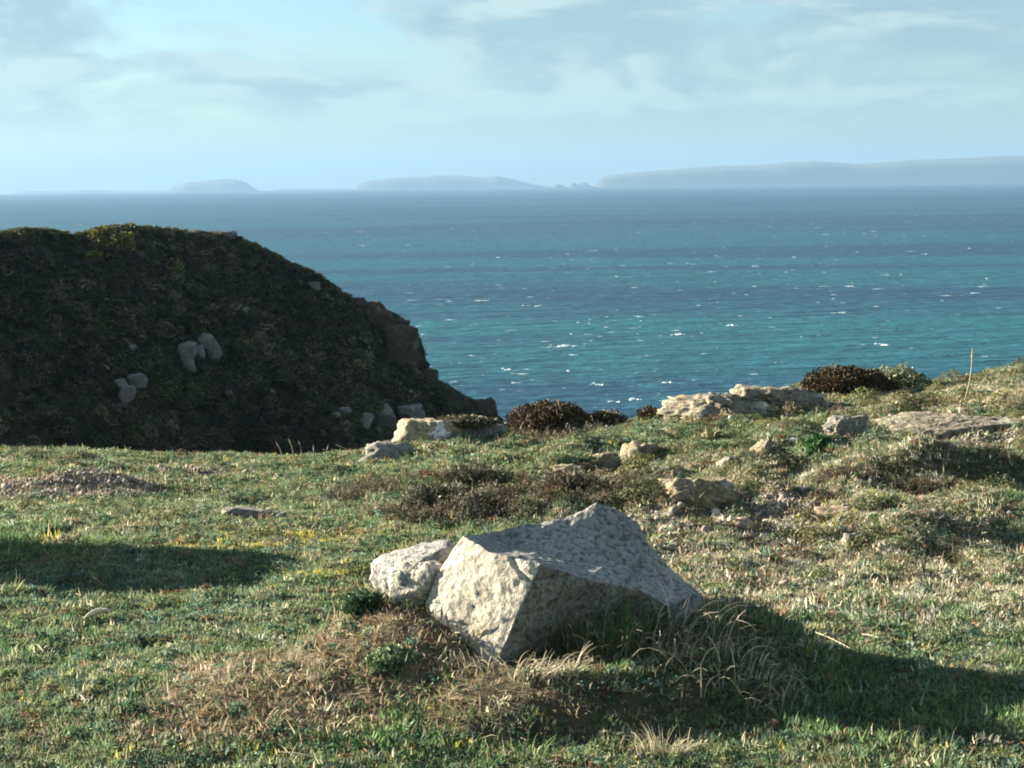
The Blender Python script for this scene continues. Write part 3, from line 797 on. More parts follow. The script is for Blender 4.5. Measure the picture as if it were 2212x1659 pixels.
def leaves(n, size, spread, height, r, flat=0.6, aspect=0.6):
    """cushion of small leaves spread through a low dome"""
    V, FA = [], []
    for i in range(n):
        a = r.uniform(0, 2*math.pi); rad = math.sqrt(r.random())
        z = height*(1-rad*rad)*r.uniform(0.45, 1.05)
        c = Vector((spread*rad*math.cos(a), spread*rad*math.sin(a), z))
        nrm = Vector((math.cos(a)*rad*0.8+r.gauss(0, flat), math.sin(a)*rad*0.8+r.gauss(0, flat), 1.0)).normalized()
        t = nrm.orthogonal().normalized(); t = (Matrix.Rotation(r.uniform(0, 6.28), 3, nrm) @ t); s = nrm.cross(t)
        L = size*r.uniform(0.6, 1.4)/2; w = L*aspect
        b = len(V)
        V += [c-t*L, c+s*w+nrm*w*0.25, c+t*L-nrm*L*0.25, c-s*w+nrm*w*0.25]
        FA += [(b, b+1, b+2), (b, b+2, b+3)]
    return np.array([tuple(v) for v in V]), np.array(FA)
def twigs(n, length, rad, r, leafy=10, leaf=0.012):
    """wiry stems with tiny leaves, for heather and dry litter"""
    V, FA = [], []
    for i in range(n):
        a = r.uniform(0, 6.28); e = r.uniform(0.15, 1.3)
        d = Vector((math.cos(a)*math.cos(e), math.sin(a)*math.cos(e), math.sin(e)))
        p = Vector((r.gauss(0, length*0.2), r.gauss(0, length*0.2), 0)); L = length*r.uniform(0.5, 1.2)
        for seg in range(3):
            q = p + d*L/3; s = d.cross(Vector((r.gauss(0,1), r.gauss(0,1), r.gauss(0,1)))).normalized()*rad
            b = len(V); V += [p-s, p+s, q+s*0.7, q-s*0.7]; FA += [(b, b+1, b+2), (b, b+2, b+3)]
            for k in range(leafy//3):
                c = p.lerp(q, r.random()); t = Vector((r.gauss(0,1), r.gauss(0,1), r.gauss(0.4,1))).normalized(); s2 = t.orthogonal()
                b = len(V); V += [c, c+t*leaf+s2*leaf*0.4, c+t*leaf*1.8, c+t*leaf-s2*leaf*0.4]; FA += [(b, b+1, b+2), (b, b+2, b+3)]
            p = q; d = (d+Vector((r.gauss(0, .4), r.gauss(0, .4), r.gauss(0, .25)))).normalized()
    return np.array([tuple(v) for v in V]), np.array(FA)
def source(name, vf, mat):
    o = bpy.data.objects.new(name, mesh_np(name, vf[0], vf[1], False)); o.data.materials.append(mat); SRC.objects.link(o); return o
def gn_tree(objs):
    col = bpy.data.collections.new('src_'+objs[0].name)
    for i, o in enumerate(objs): o.name = '%s_%02d' % (o.name, i); col.objects.link(o)
    t = bpy.data.node_groups.new('scatter_'+objs[0].name, 'GeometryNodeTree')
    t.interface.new_socket('Geometry', in_out='INPUT', socket_type='NodeSocketGeometry')
    t.interface.new_socket('Geometry', in_out='OUTPUT', socket_type='NodeSocketGeometry')
    N = t.nodes.new; L = t.links.new
    gi = N('NodeGroupInput'); go = N('NodeGroupOutput'); ip = N('GeometryNodeInstanceOnPoints'); ci = N('GeometryNodeCollectionInfo')
    ci.inputs['Collection'].default_value = col; ci.inputs['Separate Children'].default_value = True; ci.inputs['Reset Children'].default_value = True
    def att(name, typ):
        n = N('GeometryNodeInputNamedAttribute'); n.data_type = typ; n.inputs['Name'].default_value = name; return n.outputs['Attribute']
    L(gi.outputs[0], ip.inputs['Points']); L(ci.outputs[0], ip.inputs['Instance']); ip.inputs['Pick Instance'].default_value = True
    L(att('idx', 'INT'), ip.inputs['Instance Index']); L(att('rot', 'FLOAT_VECTOR'), ip.inputs['Rotation']); L(att('scl', 'FLOAT_VECTOR'), ip.inputs['Scale'])
    L(ip.outputs[0], go.inputs[0])
    return t
def scatter(name, label, cat, P, rot, scl, col, nsrc, tree):
    n = len(P)
    me = bpy.data.meshes.new(name); me.vertices.add(n); me.vertices.foreach_set('co', np.asarray(P, np.float32).ravel())
    def add(nm, typ, key, arr):
        a = me.attributes.new(nm, typ, 'POINT'); a.data.foreach_set(key, np.ascontiguousarray(arr).ravel())
    add('idx', 'INT', 'value', rng.integers(0, nsrc, n).astype(np.int32))
    add('rot', 'FLOAT_VECTOR', 'vector', rot.astype(np.float32)); add('scl', 'FLOAT_VECTOR', 'vector', scl.astype(np.float32))
    c4 = np.ones((n, 4), np.float32); c4[:, :3] = col
    add('col', 'FLOAT_COLOR', 'color', c4)
    o = bpy.data.objects.new(name, me); COL.objects.link(o)
    md = o.modifiers.new('scatter', 'NODES'); md.node_group = tree
    tag(o, label, cat, kind='stuff')
    return o
rp = random.Random(21)
T_grass = gn_tree([source('grass_tuft', blades(30, 0.009, 0.027, 0.0034, 0.036, 0.95, rp), MAT['leaf']) for _ in range(5)])
T_long = gn_tree([source('long_tuft', blades(10, 0.03, 0.08, 0.0045, 0.04, 0.9, rp, 0.9), MAT['leaf']) for _ in range(4)])
T_leaf = gn_tree([source('leaf_cushion', leaves(34, 0.016, 0.045, 0.022, rp), MAT['leaf']) for _ in range(4)])
T_hum = gn_tree([source('hummock', leaves(230, 0.013, 0.085, 0.06, rp, 0.7), MAT['leaf']) for _ in range(4)])
T_twig = gn_tree([source('twig_clump', twigs(9, 0.10, 0.0017, rp, 9, 0.008), MAT['leaf']) for _ in range(4)])
T_litter = gn_tree([source('litter', blades(9, 0.02, 0.06, 0.004, 0.05, 2.2, rp, 0.2), MAT['leaf']) for _ in range(3)])
T_scrub = gn_tree([source('scrub_clump', leaves(260, 0.17, 0.55, 0.55, rp, 0.9, 0.5), MAT['scrub']) for _ in range(4)])
def peb(seed):
    me = rock_mesh('pebble', (1, 0.85, 0.7), seed, 2, 9, 0.05); me.materials.append(MAT['pebble'])
    o = bpy.data.objects.new('pebble', me); SRC.objects.link(o); return o
T_peb = gn_tree([peb(300+i) for i in range(4)])

def wedge(dens, y0=6.5, y1=22.0, fall=0.0):
    """random points over the visible strip of cliff top and a metre to either side"""
    n = int(dens*(y1-y0)*16)
    y = y0 + (y1-y0)*rng.random(n); x = (rng.random(n)*2-1)*8.0
    keep = np.abs(x) < 0.275*y+1.7
    x, y = x[keep], y[keep]
    t = x/y; D = np.interp(t, ET, ED)
    k = y < D+0.7
    if fall: k &= rng.random(len(y)) < np.clip((9.0/y)**fall, 0, 1)
    return x[k], y[k]
def pick(n, cols, wts):
    """cols (k,3), wts (n,k) -> colour of a randomly chosen kind for every point"""
    w = np.cumsum(wts, 1); w /= w[:, -1:]
    i = (rng.random(n)[:, None] > w).sum(1)
    return np.array(cols)[i]
def tilt(n, s=0.25):
    return np.stack([rng.normal(0, s, n), rng.normal(0, s, n), rng.random(n)*6.283], -1)
def in_boulder(x, y):
    return (((x-0.3)/0.56)**2+((y-8.52)/0.5)**2) < 1
PAL = dict(green=(0.105, 0.142, 0.055), olive=(0.158, 0.165, 0.078), deep=(0.045, 0.085, 0.045), straw=(0.42, 0.37, 0.22), pale=(0.36, 0.34, 0.25), blue=(0.10, 0.17, 0.10), brown=(0.20, 0.125, 0.065), rust=(0.13, 0.065, 0.035), grey=(0.24, 0.22, 0.18), yellow=(0.33, 0.28, 0.06), dark=(0.05, 0.045, 0.03), lush=(0.095, 0.155, 0.05))
def zones(x, y): return {k: zw(k, x, y) for k in ZN}
def plants():
    # short grass
    x, y = wedge(1100); z = zones(x, y)
    bare = np.clip(z['gravel']*0.95+z['earth']*0.55+z['scree']*0.92+z['litter']*0.85+z['heath']*0.5, 0, 0.95)
    k = (rng.random(len(x)) > bare) & ~in_boulder(x, y)
    x, y = x[k], y[k]; z = {a: b[k] for a, b in z.items()}; n = len(x)
    patch = fbm(x*1.1, y*1.1, oct=3); p2 = fbm(x*3.2+5, y*3.2, oct=2)
    names = ['green', 'olive', 'deep', 'straw', 'pale', 'blue', 'yellow', 'lush', 'brown']
    w = np.stack([0.30+0.25*np.clip(patch, -1, 1)+0.2*z['lush'], 0.34-0.15*patch+0*x, 0.14+0.25*np.maximum(p2, 0)+0.3*z['lush'], 0.05+0.62*z['dry']+0.05*np.maximum(-p2, 0)+0.3*z['litter'],
                  0.03+0.34*z['dry'], 0.05+0.6*z['bluegreen'], 0.02+0.9*z['moss'], 0.03+0.9*z['lush'], 0.03+0.15*z['dry']+0.5*z['litter']], -1)
    w = np.maximum(w, 0.01)
    c = pick(n, [PAL[a] for a in names], w)*rng.uniform(0.85, 1.15, (n, 1))*np.array((1.36, 1.42, 1.70))*(1+0.45*fbm(x*3.7+2, y*2.9, oct=3))[:, None]
    s = rng.lognormal(0.0, 0.28, n)*(1+0.5*z['lush']-0.25*z['moss'])*(1+0.25*p2)
    scl = np.stack([s*1.15, s*1.15, s*rng.uniform(0.7, 1.3, n)], -1)
    scatter('turf_grass', 'short cropped grass covering the cliff top', 'grass', np.stack([x, y, gz(x, y)], -1), tilt(n), scl, c, 5, T_grass)
    # leafy cushions: moss, clover, stonecrop
    x, y = wedge(480); z = zones(x, y)
    k = (rng.random(len(x)) > np.clip(z['gravel']*0.8+z['earth']*0.6+z['litter']*0.5, 0, .95)) & ~in_boulder(x, y)
    x, y = x[k], y[k]; z = {a: b[k] for a, b in z.items()}; n = len(x)
    names = ['green', 'deep', 'blue', 'pale', 'grey', 'yellow', 'brown', 'olive', 'rust']
    w = np.stack([0.22+0*x, 0.22+0.2*z['heath'], 0.10+0.5*z['bluegreen'], 0.04+0.16*z['dry'], 0.05+0.5*z['scree']+0.25*z['dry'], 0.03+0.9*z['moss'], 0.05+0.2*z['litter'], 0.2+0*x, 0.03+0.35*z['heath']], -1)
    c = pick(n, [PAL[a] for a in names], w)*rng.uniform(0.7, 1.25, (n, 1))*np.array((1.25, 1.28, 1.45))*(1+0.5*fbm(x*3.7+2, y*2.9, oct=3))[:, None]
    s = np.clip(rng.lognormal(-0.2, 0.35, n), 0.3, 1.4)*np.where(c.sum(1) > 0.6, 0.62, 1.0)
    scatter('leaf_cushions', 'small leafy cushion plants mixed through the turf', 'ground cover', np.stack([x, y, gz(x, y)-0.004], -1), tilt(n, .2), np.stack([s, s, s*rng.uniform(0.7, 1.6, n)], -1), c, 4, T_leaf)
    # low hummocks of thrift, moss and crowberry
    x, y = wedge(26); z = zones(x, y)
    rough = sstep(-0.06, 0.10, x/y)*sstep(9.6, 11.5, y)
    k = (y > 9.4) & (rng.random(len(x)) < np.clip(0.12+0.75*rough+0.5*z['heath']-z['gravel'], 0, 1)) & ~in_boulder(x, y)
    x, y = x[k], y[k]; z = {a: b[k] for a, b in z.items()}; n = len(x)
    c = pick(n, [(0.10, 0.12, 0.05), (0.17, 0.165, 0.075), (0.06, 0.075, 0.035), (0.24, 0.21, 0.13), (0.10, 0.07, 0.045), (0.12, 0.15, 0.09)], np.tile((.25, .25, .2, .15, .12, .1), (n, 1)))*rng.uniform(0.75, 1.3, (n, 1))
    s = np.clip(rng.lognormal(-0.1, 0.4, n), 0.4, 2.0)
    scatter('turf_hummocks', 'low rounded hummocks of thrift and moss on the slope', 'ground cover', np.stack([x, y, gz(x, y)-0.012], -1), tilt(n, .15), np.stack([s*1.1, s, s*rng.uniform(0.7, 1.3, n)], -1), c, 4, T_hum)
    # longer dry grass, sparse
    x, y = wedge(26); z = zones(x, y)
    k = (rng.random(len(x)) < 0.35+0.5*z['lush']+0.5*z['earth']+0.4*z['heath']) & ~in_boulder(x, y)
    x, y = x[k], y[k]; n = len(x)
    c = pick(n, [PAL[a] for a in ('straw', 'pale', 'green', 'olive', 'deep')], np.tile((.25, .15, .25, .2, .2), (n, 1)))*rng.uniform(0.7, 1.2, (n, 1))
    s = rng.lognormal(-0.15, 0.3, n)
    scatter('long_grass', 'sparse longer grass standing above the turf', 'grass', np.stack([x, y, gz(x, y)], -1), tilt(n, .3), np.stack([s, s, s], -1), c, 4, T_long)
    # tufts growing against the stones
    xs, ys = [], []
    for (cx, cy, rx, ry) in FOOT:
        m_ = int(110*(rx+ry)); a = rng.random(m_)*6.283; q = rng.uniform(0.72, 1.12, m_)
        xs.append(cx+np.cos(a)*rx*q); ys.append(cy+np.sin(a)*ry*q)
    x, y = np.concatenate(xs), np.concatenate(ys); n = len(x)
    c = pick(n, [PAL[a] for a in ('straw', 'green', 'olive', 'deep', 'brown')], np.tile((.2, .25, .3, .2, .1), (n, 1)))*rng.uniform(0.7, 1.2, (n, 1))
    s = rng.lognormal(-0.1, 0.35, n)
    scatter('stone_edge_grass', 'grass tufts growing against the half buried stones', 'grass', np.stack([x, y, gz(x, y)], -1), tilt(n, .3), np.stack([s, s, s], -1), c, 4, T_long)
    # dead litter
    x, y = wedge(700); z = zones(x, y)
    k = (rng.random(len(x)) < np.clip(0.08+1.0*z['litter']+0.25*z['earth']+0.35*z['dry']+0.3*z['gravel'], 0, 1)) & ~in_boulder(x, y)
    x, y = x[k], y[k]; n = len(x)
    c = pick(n, [(0.35, 0.285, 0.19), (0.235, 0.18, 0.115), (0.44, 0.38, 0.265), (0.13, 0.098, 0.065)], np.tile((.35, .3, .2, .2), (n, 1)))*rng.uniform(0.75, 1.2, (n, 1))
    s = rng.lognormal(0.0, 0.3, n)
    scatter('dead_litter', 'brown dead grass litter lying on the mound and slope', 'litter', np.stack([x, y, gz(x, y)+0.004], -1), tilt(n, .3), np.stack([s, s, s*0.7], -1), c, 3, T_litter)
    # heather twigs
    x, y = wedge(420); z = zones(x, y)
    k = (rng.random(len(x)) < np.clip(z['heath']*1.1, 0, 1))
    x, y = x[k], y[k]; n = len(x)
    c = pick(n, [(0.07, 0.055, 0.035), (0.16, 0.145, 0.11), (0.05, 0.06, 0.03), (0.25, 0.22, 0.16), (0.10, 0.055, 0.035)], np.tile((.3, .25, .25, .12, .15), (n, 1)))*rng.uniform(0.7, 1.2, (n, 1))
    s = rng.lognormal(-0.3, 0.3, n)
    scatter('heath_twigs', 'wiry dark heath twigs growing in patches on the slope', 'heath', np.stack([x, y, gz(x, y)], -1), tilt(n, .3), np.stack([s, s, s], -1), c, 4, T_twig)
    # gravel and scree
    x, y = wedge(1500); z = zones(x, y)
    k = (rng.random(len(x)) < np.clip(0.9*z['gravel']+0.9*z['scree']+0.04*z['dry'], 0, 1)) & ~in_boulder(x, y)
    x, y = x[k], y[k]; n = len(x)
    c = pick(n, [(0.33, 0.27, 0.225), (0.23, 0.195, 0.165), (0.40, 0.35, 0.29), (0.14, 0.115, 0.095)], np.tile((.4, .3, .15, .2), (n, 1)))*rng.uniform(0.7, 1.2, (n, 1))
    s = np.clip(rng.lognormal(-4.05, 0.5, n), 0.007, 0.07)
    scatter('scree', 'pinkish gravel and small stones on the bare patches', 'gravel', np.stack([x, y, gz(x, y)+s*0.12], -1), tilt(n, .6), np.stack([s, s, s], -1), c, 4, T_peb)
    # scrub on the headland
    n = 13000
    ii = 45+rng.random(n)*(len(_su)-45-45); tt = rng.random(n)*27-1.2
    X, Y, Z = head_point(ii, tt)
    pn = fbm(X*0.2, Y*0.2, Z*0.2, oct=3)*1.6
    w = np.stack([0.4+0.5*pn, 0.35-0.4*pn, 0.25+0*pn, 0.06+0*pn], -1)
    c = pick(n, [(0.060, 0.066, 0.028), (0.100, 0.078, 0.056), (0.036, 0.046, 0.024), (0.15, 0.13, 0.075)], np.maximum(w, 0.02))*rng.uniform(0.7, 1.3, (n, 1))
    c = c*np.clip(1+0.75*fbm(X*0.13+4, Y*0.13, Z*0.13, oct=3), 0.45, 2.0)[:, None]
    topz = tt < 0.8
    c[topz] = pick(topz.sum(), [(0.16, 0.15, 0.05), (0.10, 0.11, 0.04), (0.22, 0.18, 0.09)], np.ones((topz.sum(), 3)))
    s = np.clip(rng.lognormal(-0.2, 0.45, n), 0.3, 1.3)*np.where(topz, 0.55, 1.0)
    uu = np.interp(ii, np.arange(len(_su)), _su)
    s = s*np.where((uu > 770) & (tt < 4), 0.45, 1.0)*np.where((tt < 2.0), 0.75, 1.0)
    rot = tilt(n, 0.3); rot[:, 0] += 0.5*(tt > 0.5)
    scatter('headland_scrub', 'dense dark heather and gorse scrub over the headland', 'scrub', np.stack([X, Y, Z-0.15*s], -1), rot, np.stack([s, s, s*0.85], -1), c, 4, T_scrub)
plants()

# cushion bushes that stand out
def bush(name, label, box, cols, seed, nleaf=5200, leaf=0.020, thick=0.8, depth_push=0.0, loose=0.12):
    r = random.Random(seed); u0, u1, v0, v1 = box
    p = hit((u0+u1)/2, v1); s = p[1]/F; w, h = (u1-u0)*s/2, (v1-v0)*s
    rx, ry, rz = w, w*thick, h*0.92
    V, FA, C = [], [], []; asp = 0.28 if leaf < 0.04 else 0.08
    for i in range(nleaf):
        a = r.uniform(0, 6.283); ct = r.random(); st = math.sqrt(1-ct*ct)
        d = Vector((math.cos(a)*st, math.sin(a)*st, ct))
        lump = 0.92+loose*mnoise.fractal(d*2.1+Vector((seed, 0, 0)), 1, 2, 3)
        k = lump*(1-(0.16+2*(loose-0.12))*r.random()**2)
        c = Vector((d.x*rx*k, d.y*ry*k, d.z*rz*k+0.0))
        sp = 0.7 if leaf < 0.04 else 1.3
        t = (d+Vector((r.gauss(0, sp), r.gauss(0, sp), r.gauss(0.3, sp*0.85)))).normalized(); q = t.orthogonal(); q = Matrix.Rotation(r.uniform(0, 6.28), 3, t) @ q
        L = leaf*r.uniform(0.7, 1.6)
        b = len(V); V += [c, c+t*L*0.5+q*L*asp, c+t*L, c+t*L*0.5-q*L*asp]; FA += [(b, b+1, b+2), (b, b+2, b+3)]
        cc = r.choice(cols); C += [cc]*4
    root = empty(name, (p[0], p[1]+ry*0.55+depth_push, p[2]-0.02))
    me = mesh_np('foliage', np.array([tuple(v) for v in V]), np.array(FA), False); set_color(me, np.array(C))
    link('foliage', me, MAT['shrub'], root)
    # woody inside that stops the light
    bm = bmesh.new(); bmesh.ops.create_icosphere(bm, subdivisions=4, radius=1)
    for v in bm.verts:
        d = v.co.normalized(); k = 0.80-1.2*(loose-0.12)+0.12*mnoise.fractal(Vector((d.x, d.y, abs(d.z)))*2.1+Vector((seed, 0, 0)), 1, 2, 3)+0.05*mnoise.noise(d*9)
        v.co = Vector((d.x*rx*k, d.y*ry*k, max(d.z, -0.3)*rz*k))
    mi = bpy.data.meshes.new('branches'); bm.to_mesh(mi); bm.free()
    set_color(mi, np.array((0.030, 0.024, 0.018)))
    link('branches', mi, MAT['shrub'], root)
    return tag(root, label, 'bush')
bush('heather_bush', 'dark brown heather bush at the cliff edge below the sea', (1082, 1300, 864, 932), [(0.07,0.045,0.025),(0.045,0.032,0.02),(0.10,0.06,0.03),(0.055,0.05,0.025)], 5, 6500, 0.024, loose=0.24)
bush('heather_bush', 'low dark heather patch right of the rounded cliff edge bush', (1250, 1365, 884, 922), [(0.07,0.05,0.03),(0.05,0.036,0.022),(0.16,0.13,0.09)], 6, 3000, loose=0.3)
_b = bush('heather_bush', 'dark heather mat growing on top of the white lichened outcrop', (915, 1075, 894, 912), [(0.14,0.125,0.07),(0.09,0.08,0.045),(0.20,0.18,0.11)], 4, 2200, 0.03, 0.5, loose=0.35)
_b.location = (_b.location.x, oc.location.y+0.12, oc.location.z + max(v.co.z for v in oc.data.vertices) - 0.09)
bush('gorse_bush', 'large almost black rounded bush on the right ridge', (1728, 1945, 784, 850), [(0.05,0.035,0.02),(0.035,0.03,0.018),(0.08,0.05,0.025)], 7, 6500, 0.024, loose=0.20)
bush('gorse_bush', 'grey green rounded bush right of the black ridge bush', (1885, 2045, 794, 848), [(0.20,0.22,0.13),(0.14,0.16,0.09),(0.26,0.26,0.17)], 8, 4200, depth_push=0.5, loose=0.25)
bush('heather_bush', 'small dark sprigs left of the gravelly cliff edge rock', (1375, 1445, 876, 902), [(0.05,0.034,0.022),(0.07,0.05,0.03)], 9, 1500, loose=0.4)
bush('leafy_plant', 'bright green leafy plant beside the scree strip', (1738, 1806, 934, 976), [(0.07,0.16,0.06),(0.10,0.20,0.07),(0.05,0.12,0.05)], 10, 1600, 0.028, loose=0.4)
bush('leafy_plant', 'grey green leafy plant on the litter left of the boulder', (790, 915, 1396, 1442), [(0.19,0.25,0.14),(0.13,0.19,0.09),(0.25,0.29,0.18)], 12, 2200, 0.022, loose=0.45)
bush('leafy_plant', 'dark green leafy plant against the granite slab', (742, 850, 1276, 1318), [(0.07,0.12,0.06),(0.10,0.15,0.07),(0.05,0.08,0.04)], 13, 2200, 0.022, loose=0.45)
bush('heather_bush', 'dark wiry heather clump in the middle of the slope', (860, 1020, 1040, 1104), [(0.09,0.085,0.05),(0.20,0.185,0.13),(0.06,0.065,0.035)], 14, 2600, 0.045, 0.6, loose=0.4)
bush('heather_bush', 'greyish wiry heather clump above the dark one', (930, 1110, 1000, 1050), [(0.13,0.12,0.08),(0.09,0.085,0.05),(0.18,0.165,0.11)], 15, 2600, 0.045, 0.6, loose=0.4)
bush('heather_bush', 'dark heather clump on the slope behind the boulder tip', (1150, 1320, 1022, 1066), [(0.10,0.08,0.05),(0.18,0.16,0.11),(0.07,0.065,0.04)], 16, 2600, 0.045, 0.6, loose=0.4)

# yellow gorse lit on the headland
def head_bush(label, box, cols, seed, out=0.6):
    r = random.Random(seed); u0, u1, v0, v1 = box
    p = head_hit((u0+u1)/2, (v0+v1)/2); s = p[1]/F; rx, rz = (u1-u0)*s/2, (v1-v0)*s/2
    V, FA, C = [], [], []
    for i in range(1500):
        d = Vector((r.gauss(0, 1), r.gauss(0, 1), r.gauss(0, 1))).normalized()
        k = 0.8+0.35*mnoise.fractal(d*2+Vector((seed, 0, 0)), 1, 2, 3)
        c = Vector((d.x*rx*k, d.y*rx*k, d.z*rz*k)); t = (d+Vector((r.gauss(0,.6), r.gauss(0,.6), r.gauss(.2,.6)))).normalized(); q = t.orthogonal()
        L = 0.14*r.uniform(0.6, 1.5); b = len(V)
        V += [c, c+t*L*.5+q*L*.3, c+t*L, c+t*L*.5-q*L*.3]; FA += [(b, b+1, b+2), (b, b+2, b+3)]; C += [r.choice(cols)]*4
    me = mesh_np('gorse_bush', np.array([tuple(v) for v in V]), np.array(FA), False); set_color(me, np.array(C))
    o = link('gorse_bush', me, MAT['shrub']); d = np.array((p[0], p[1], p[2]-CAM_Z)); d /= np.linalg.norm(d)
    o.location = p - d*rx*out
    tag(o, label, 'bush')
YC = [(0.16,0.15,0.035),(0.22,0.20,0.05),(0.09,0.10,0.03)]
head_bush('tall yellow green gorse catching light on the headland face', (374, 404, 562, 628), YC, 3)
head_bush('yellow green gorse tuft left below the headland crest', (190, 222, 540, 556), YC, 4)
head_bush('sunlit gorse dome on the headland crest', (195, 260, 488, 540), YC, 5, 0.2)
head_bush('mid green gorse below the crest of the headland', (250, 300, 500, 548), YC, 6, 0.3)

# ------------------------------------------------------------------ dry stalks, straws and long grass around the boulder
def strand(pts, w0, w1, V, FA):
    """thin square-section tube along pts"""
    n = len(pts); b = len(V)
    for i, p in enumerate(pts):
        d = (pts[min(i+1, n-1)]-pts[max(i-1, 0)]).normalized(); a = d.orthogonal().normalized(); c = d.cross(a)
        w = w0+(w1-w0)*i/(n-1)
        for k in range(4): V.append(p+(a*math.cos(k*math.pi/2)+c*math.sin(k*math.pi/2))*w)
    for i in range(n-1):
        for k in range(4):
            FA.append((b+i*4+k, b+i*4+(k+1) % 4, b+i*4+4+(k+1) % 4, b+i*4+4+k))
def single(name, label, cat, pts, w0, w1, col, head=0.0, group=None):
    V, FA = [], []
    org = pts[0]; pts = [p-org for p in pts]
    strand(pts, w0, w1, V, FA)
    if head:
        strand([pts[-1]-(pts[-1]-pts[-2])*0.6, pts[-1], pts[-1]+(pts[-1]-pts[-2]).normalized()*head], w1*2.6, w1*0.6, V, FA)
    me = mesh_np(name, np.array([tuple(v) for v in V]), np.array(FA)); set_color(me, np.array(col))
    o = link(name, me, MAT['straw'], loc=org)
    return tag(o, label, cat, group)
def curve(a, b, sag=0.0, n=6, side=Vector((0, 0, 1))):
    return [a.lerp(b, i/(n-1))+side*sag*math.sin(math.pi*i/(n-1)) for i in range(n)]
DRY = (0.48, 0.42, 0.28)
def stalk(label, ub, vb, ut, vt, w=0.004, head=0.03, sag=0.02, col=DRY):
    p = Vector(hit(ub, vb)); p.z -= 0.02
    t = Vector(at(ut, vt, p.y+0.05))
    single('dead_stalk', label, 'stalk', curve(p, t, sag, 7, Vector((1, 0, 0))), w, w*0.6, col, head)
stalk('tall pale dead stalk standing on the right ridge against the sea', 2082, 868, 2100, 762, 0.006, 0.05)
stalk('thin slanting dead stalk right of the tall pale one', 2092, 862, 2128, 815, 0.004, 0.02)
stalk('dead stalk standing in front of the rounded cliff edge bush', 1207, 920, 1206, 868, 0.006, 0.02)
stalk('leftmost thin stalk at the cliff edge under the headland', 607, 994, 598, 958, 0.004, 0.02)
stalk('second thin stalk from the left at the cliff edge', 630, 994, 625, 952, 0.004, 0.02)
stalk('third thin stalk from the left at the cliff edge', 645, 994, 646, 956, 0.004, 0.02)
stalk('forked pale stalk right of the three cliff edge stalks', 665, 992, 677, 968, 0.005, 0.03)
stalk('arched thin stalk left of the grey cliff edge rock', 757, 985, 728, 962, 0.004, 0.02, 0.06)
stalk('thin upright stalk below the scree strip at the right', 1985, 985, 1975, 900, 0.003, 0.02)
stalk('curved pale straw at the right edge of the slope', 2212, 1020, 2180, 985, 0.005, 0.02, -0.03)
stalk('leaning dry straw in front of the boulder corner', 1112, 1470, 1048, 1405, 0.0045, 0.02)
stalk('short dry straw before the shaded boulder face', 1096, 1462, 1076, 1416, 0.004, 0.0)
def straw(label, u0, v0, u1, v1, w=0.004, col=(0.40, 0.36, 0.25)):
    w = w*0.6
    a = Vector(hit(u0, v0)); b = Vector(hit(u1, v1)); a.z += 0.022; b.z += 0.022
    single('straw', label, 'straw', curve(a, b, 0.006, 5), w, w*0.7, col)
straw('long pale straw lying on the turf right of the mound', 1757, 1374, 1838, 1412, 0.005)
straw('short pale straw right of the long lying one', 1862, 1380, 1912, 1394, 0.005)
straw('pale straw lying in the right foreground shade', 1985, 1500, 2050, 1513)
straw('bent pale straw near the left foreground debris', 72, 1352, 116, 1340, 0.006)
straw('thin straw lying on the left turf in the middle', 660, 1278, 705, 1282)
straw('pale straw at the bottom left of the photograph', 600, 1638, 690, 1652, 0.005)
# pale dead leaf on the left
def dead_leaf():
    p = Vector(hit(212, 1348)); V = []; FA = []
    n = 7
    for i in range(n):
        t = i/(n-1); w = 0.022*math.sin(math.pi*min(1, t*0.9+0.08))
        c = Vector((0.10*t-0.05, 0.02*t, 0.015+0.05*t-0.02*t*t)); 
        V += [c+Vector((-0.006, -w*0.5, w)), c+Vector((0, 0, 0.0)), c+Vector((0.006, w*0.5, w*0.9))]
    for i in range(n-1):
        for k in range(2): a = i*3+k; FA.append((a, a+1, a+4, a+3))
    me = mesh_np('dead_leaf', np.array([tuple(v) for v in V]), np.array(FA)); set_color(me, np.array((0.55, 0.53, 0.46)))
    o = link('dead_leaf', me, MAT['straw'], loc=p); o.scale = (1.3, 1.3, 1.3)
    sol = o.modifiers.new('thickness', 'SOLIDIFY'); sol.thickness = 0.003
    tag(o, 'pale curled dead leaf lying on the left foreground turf', 'leaf')
dead_leaf()

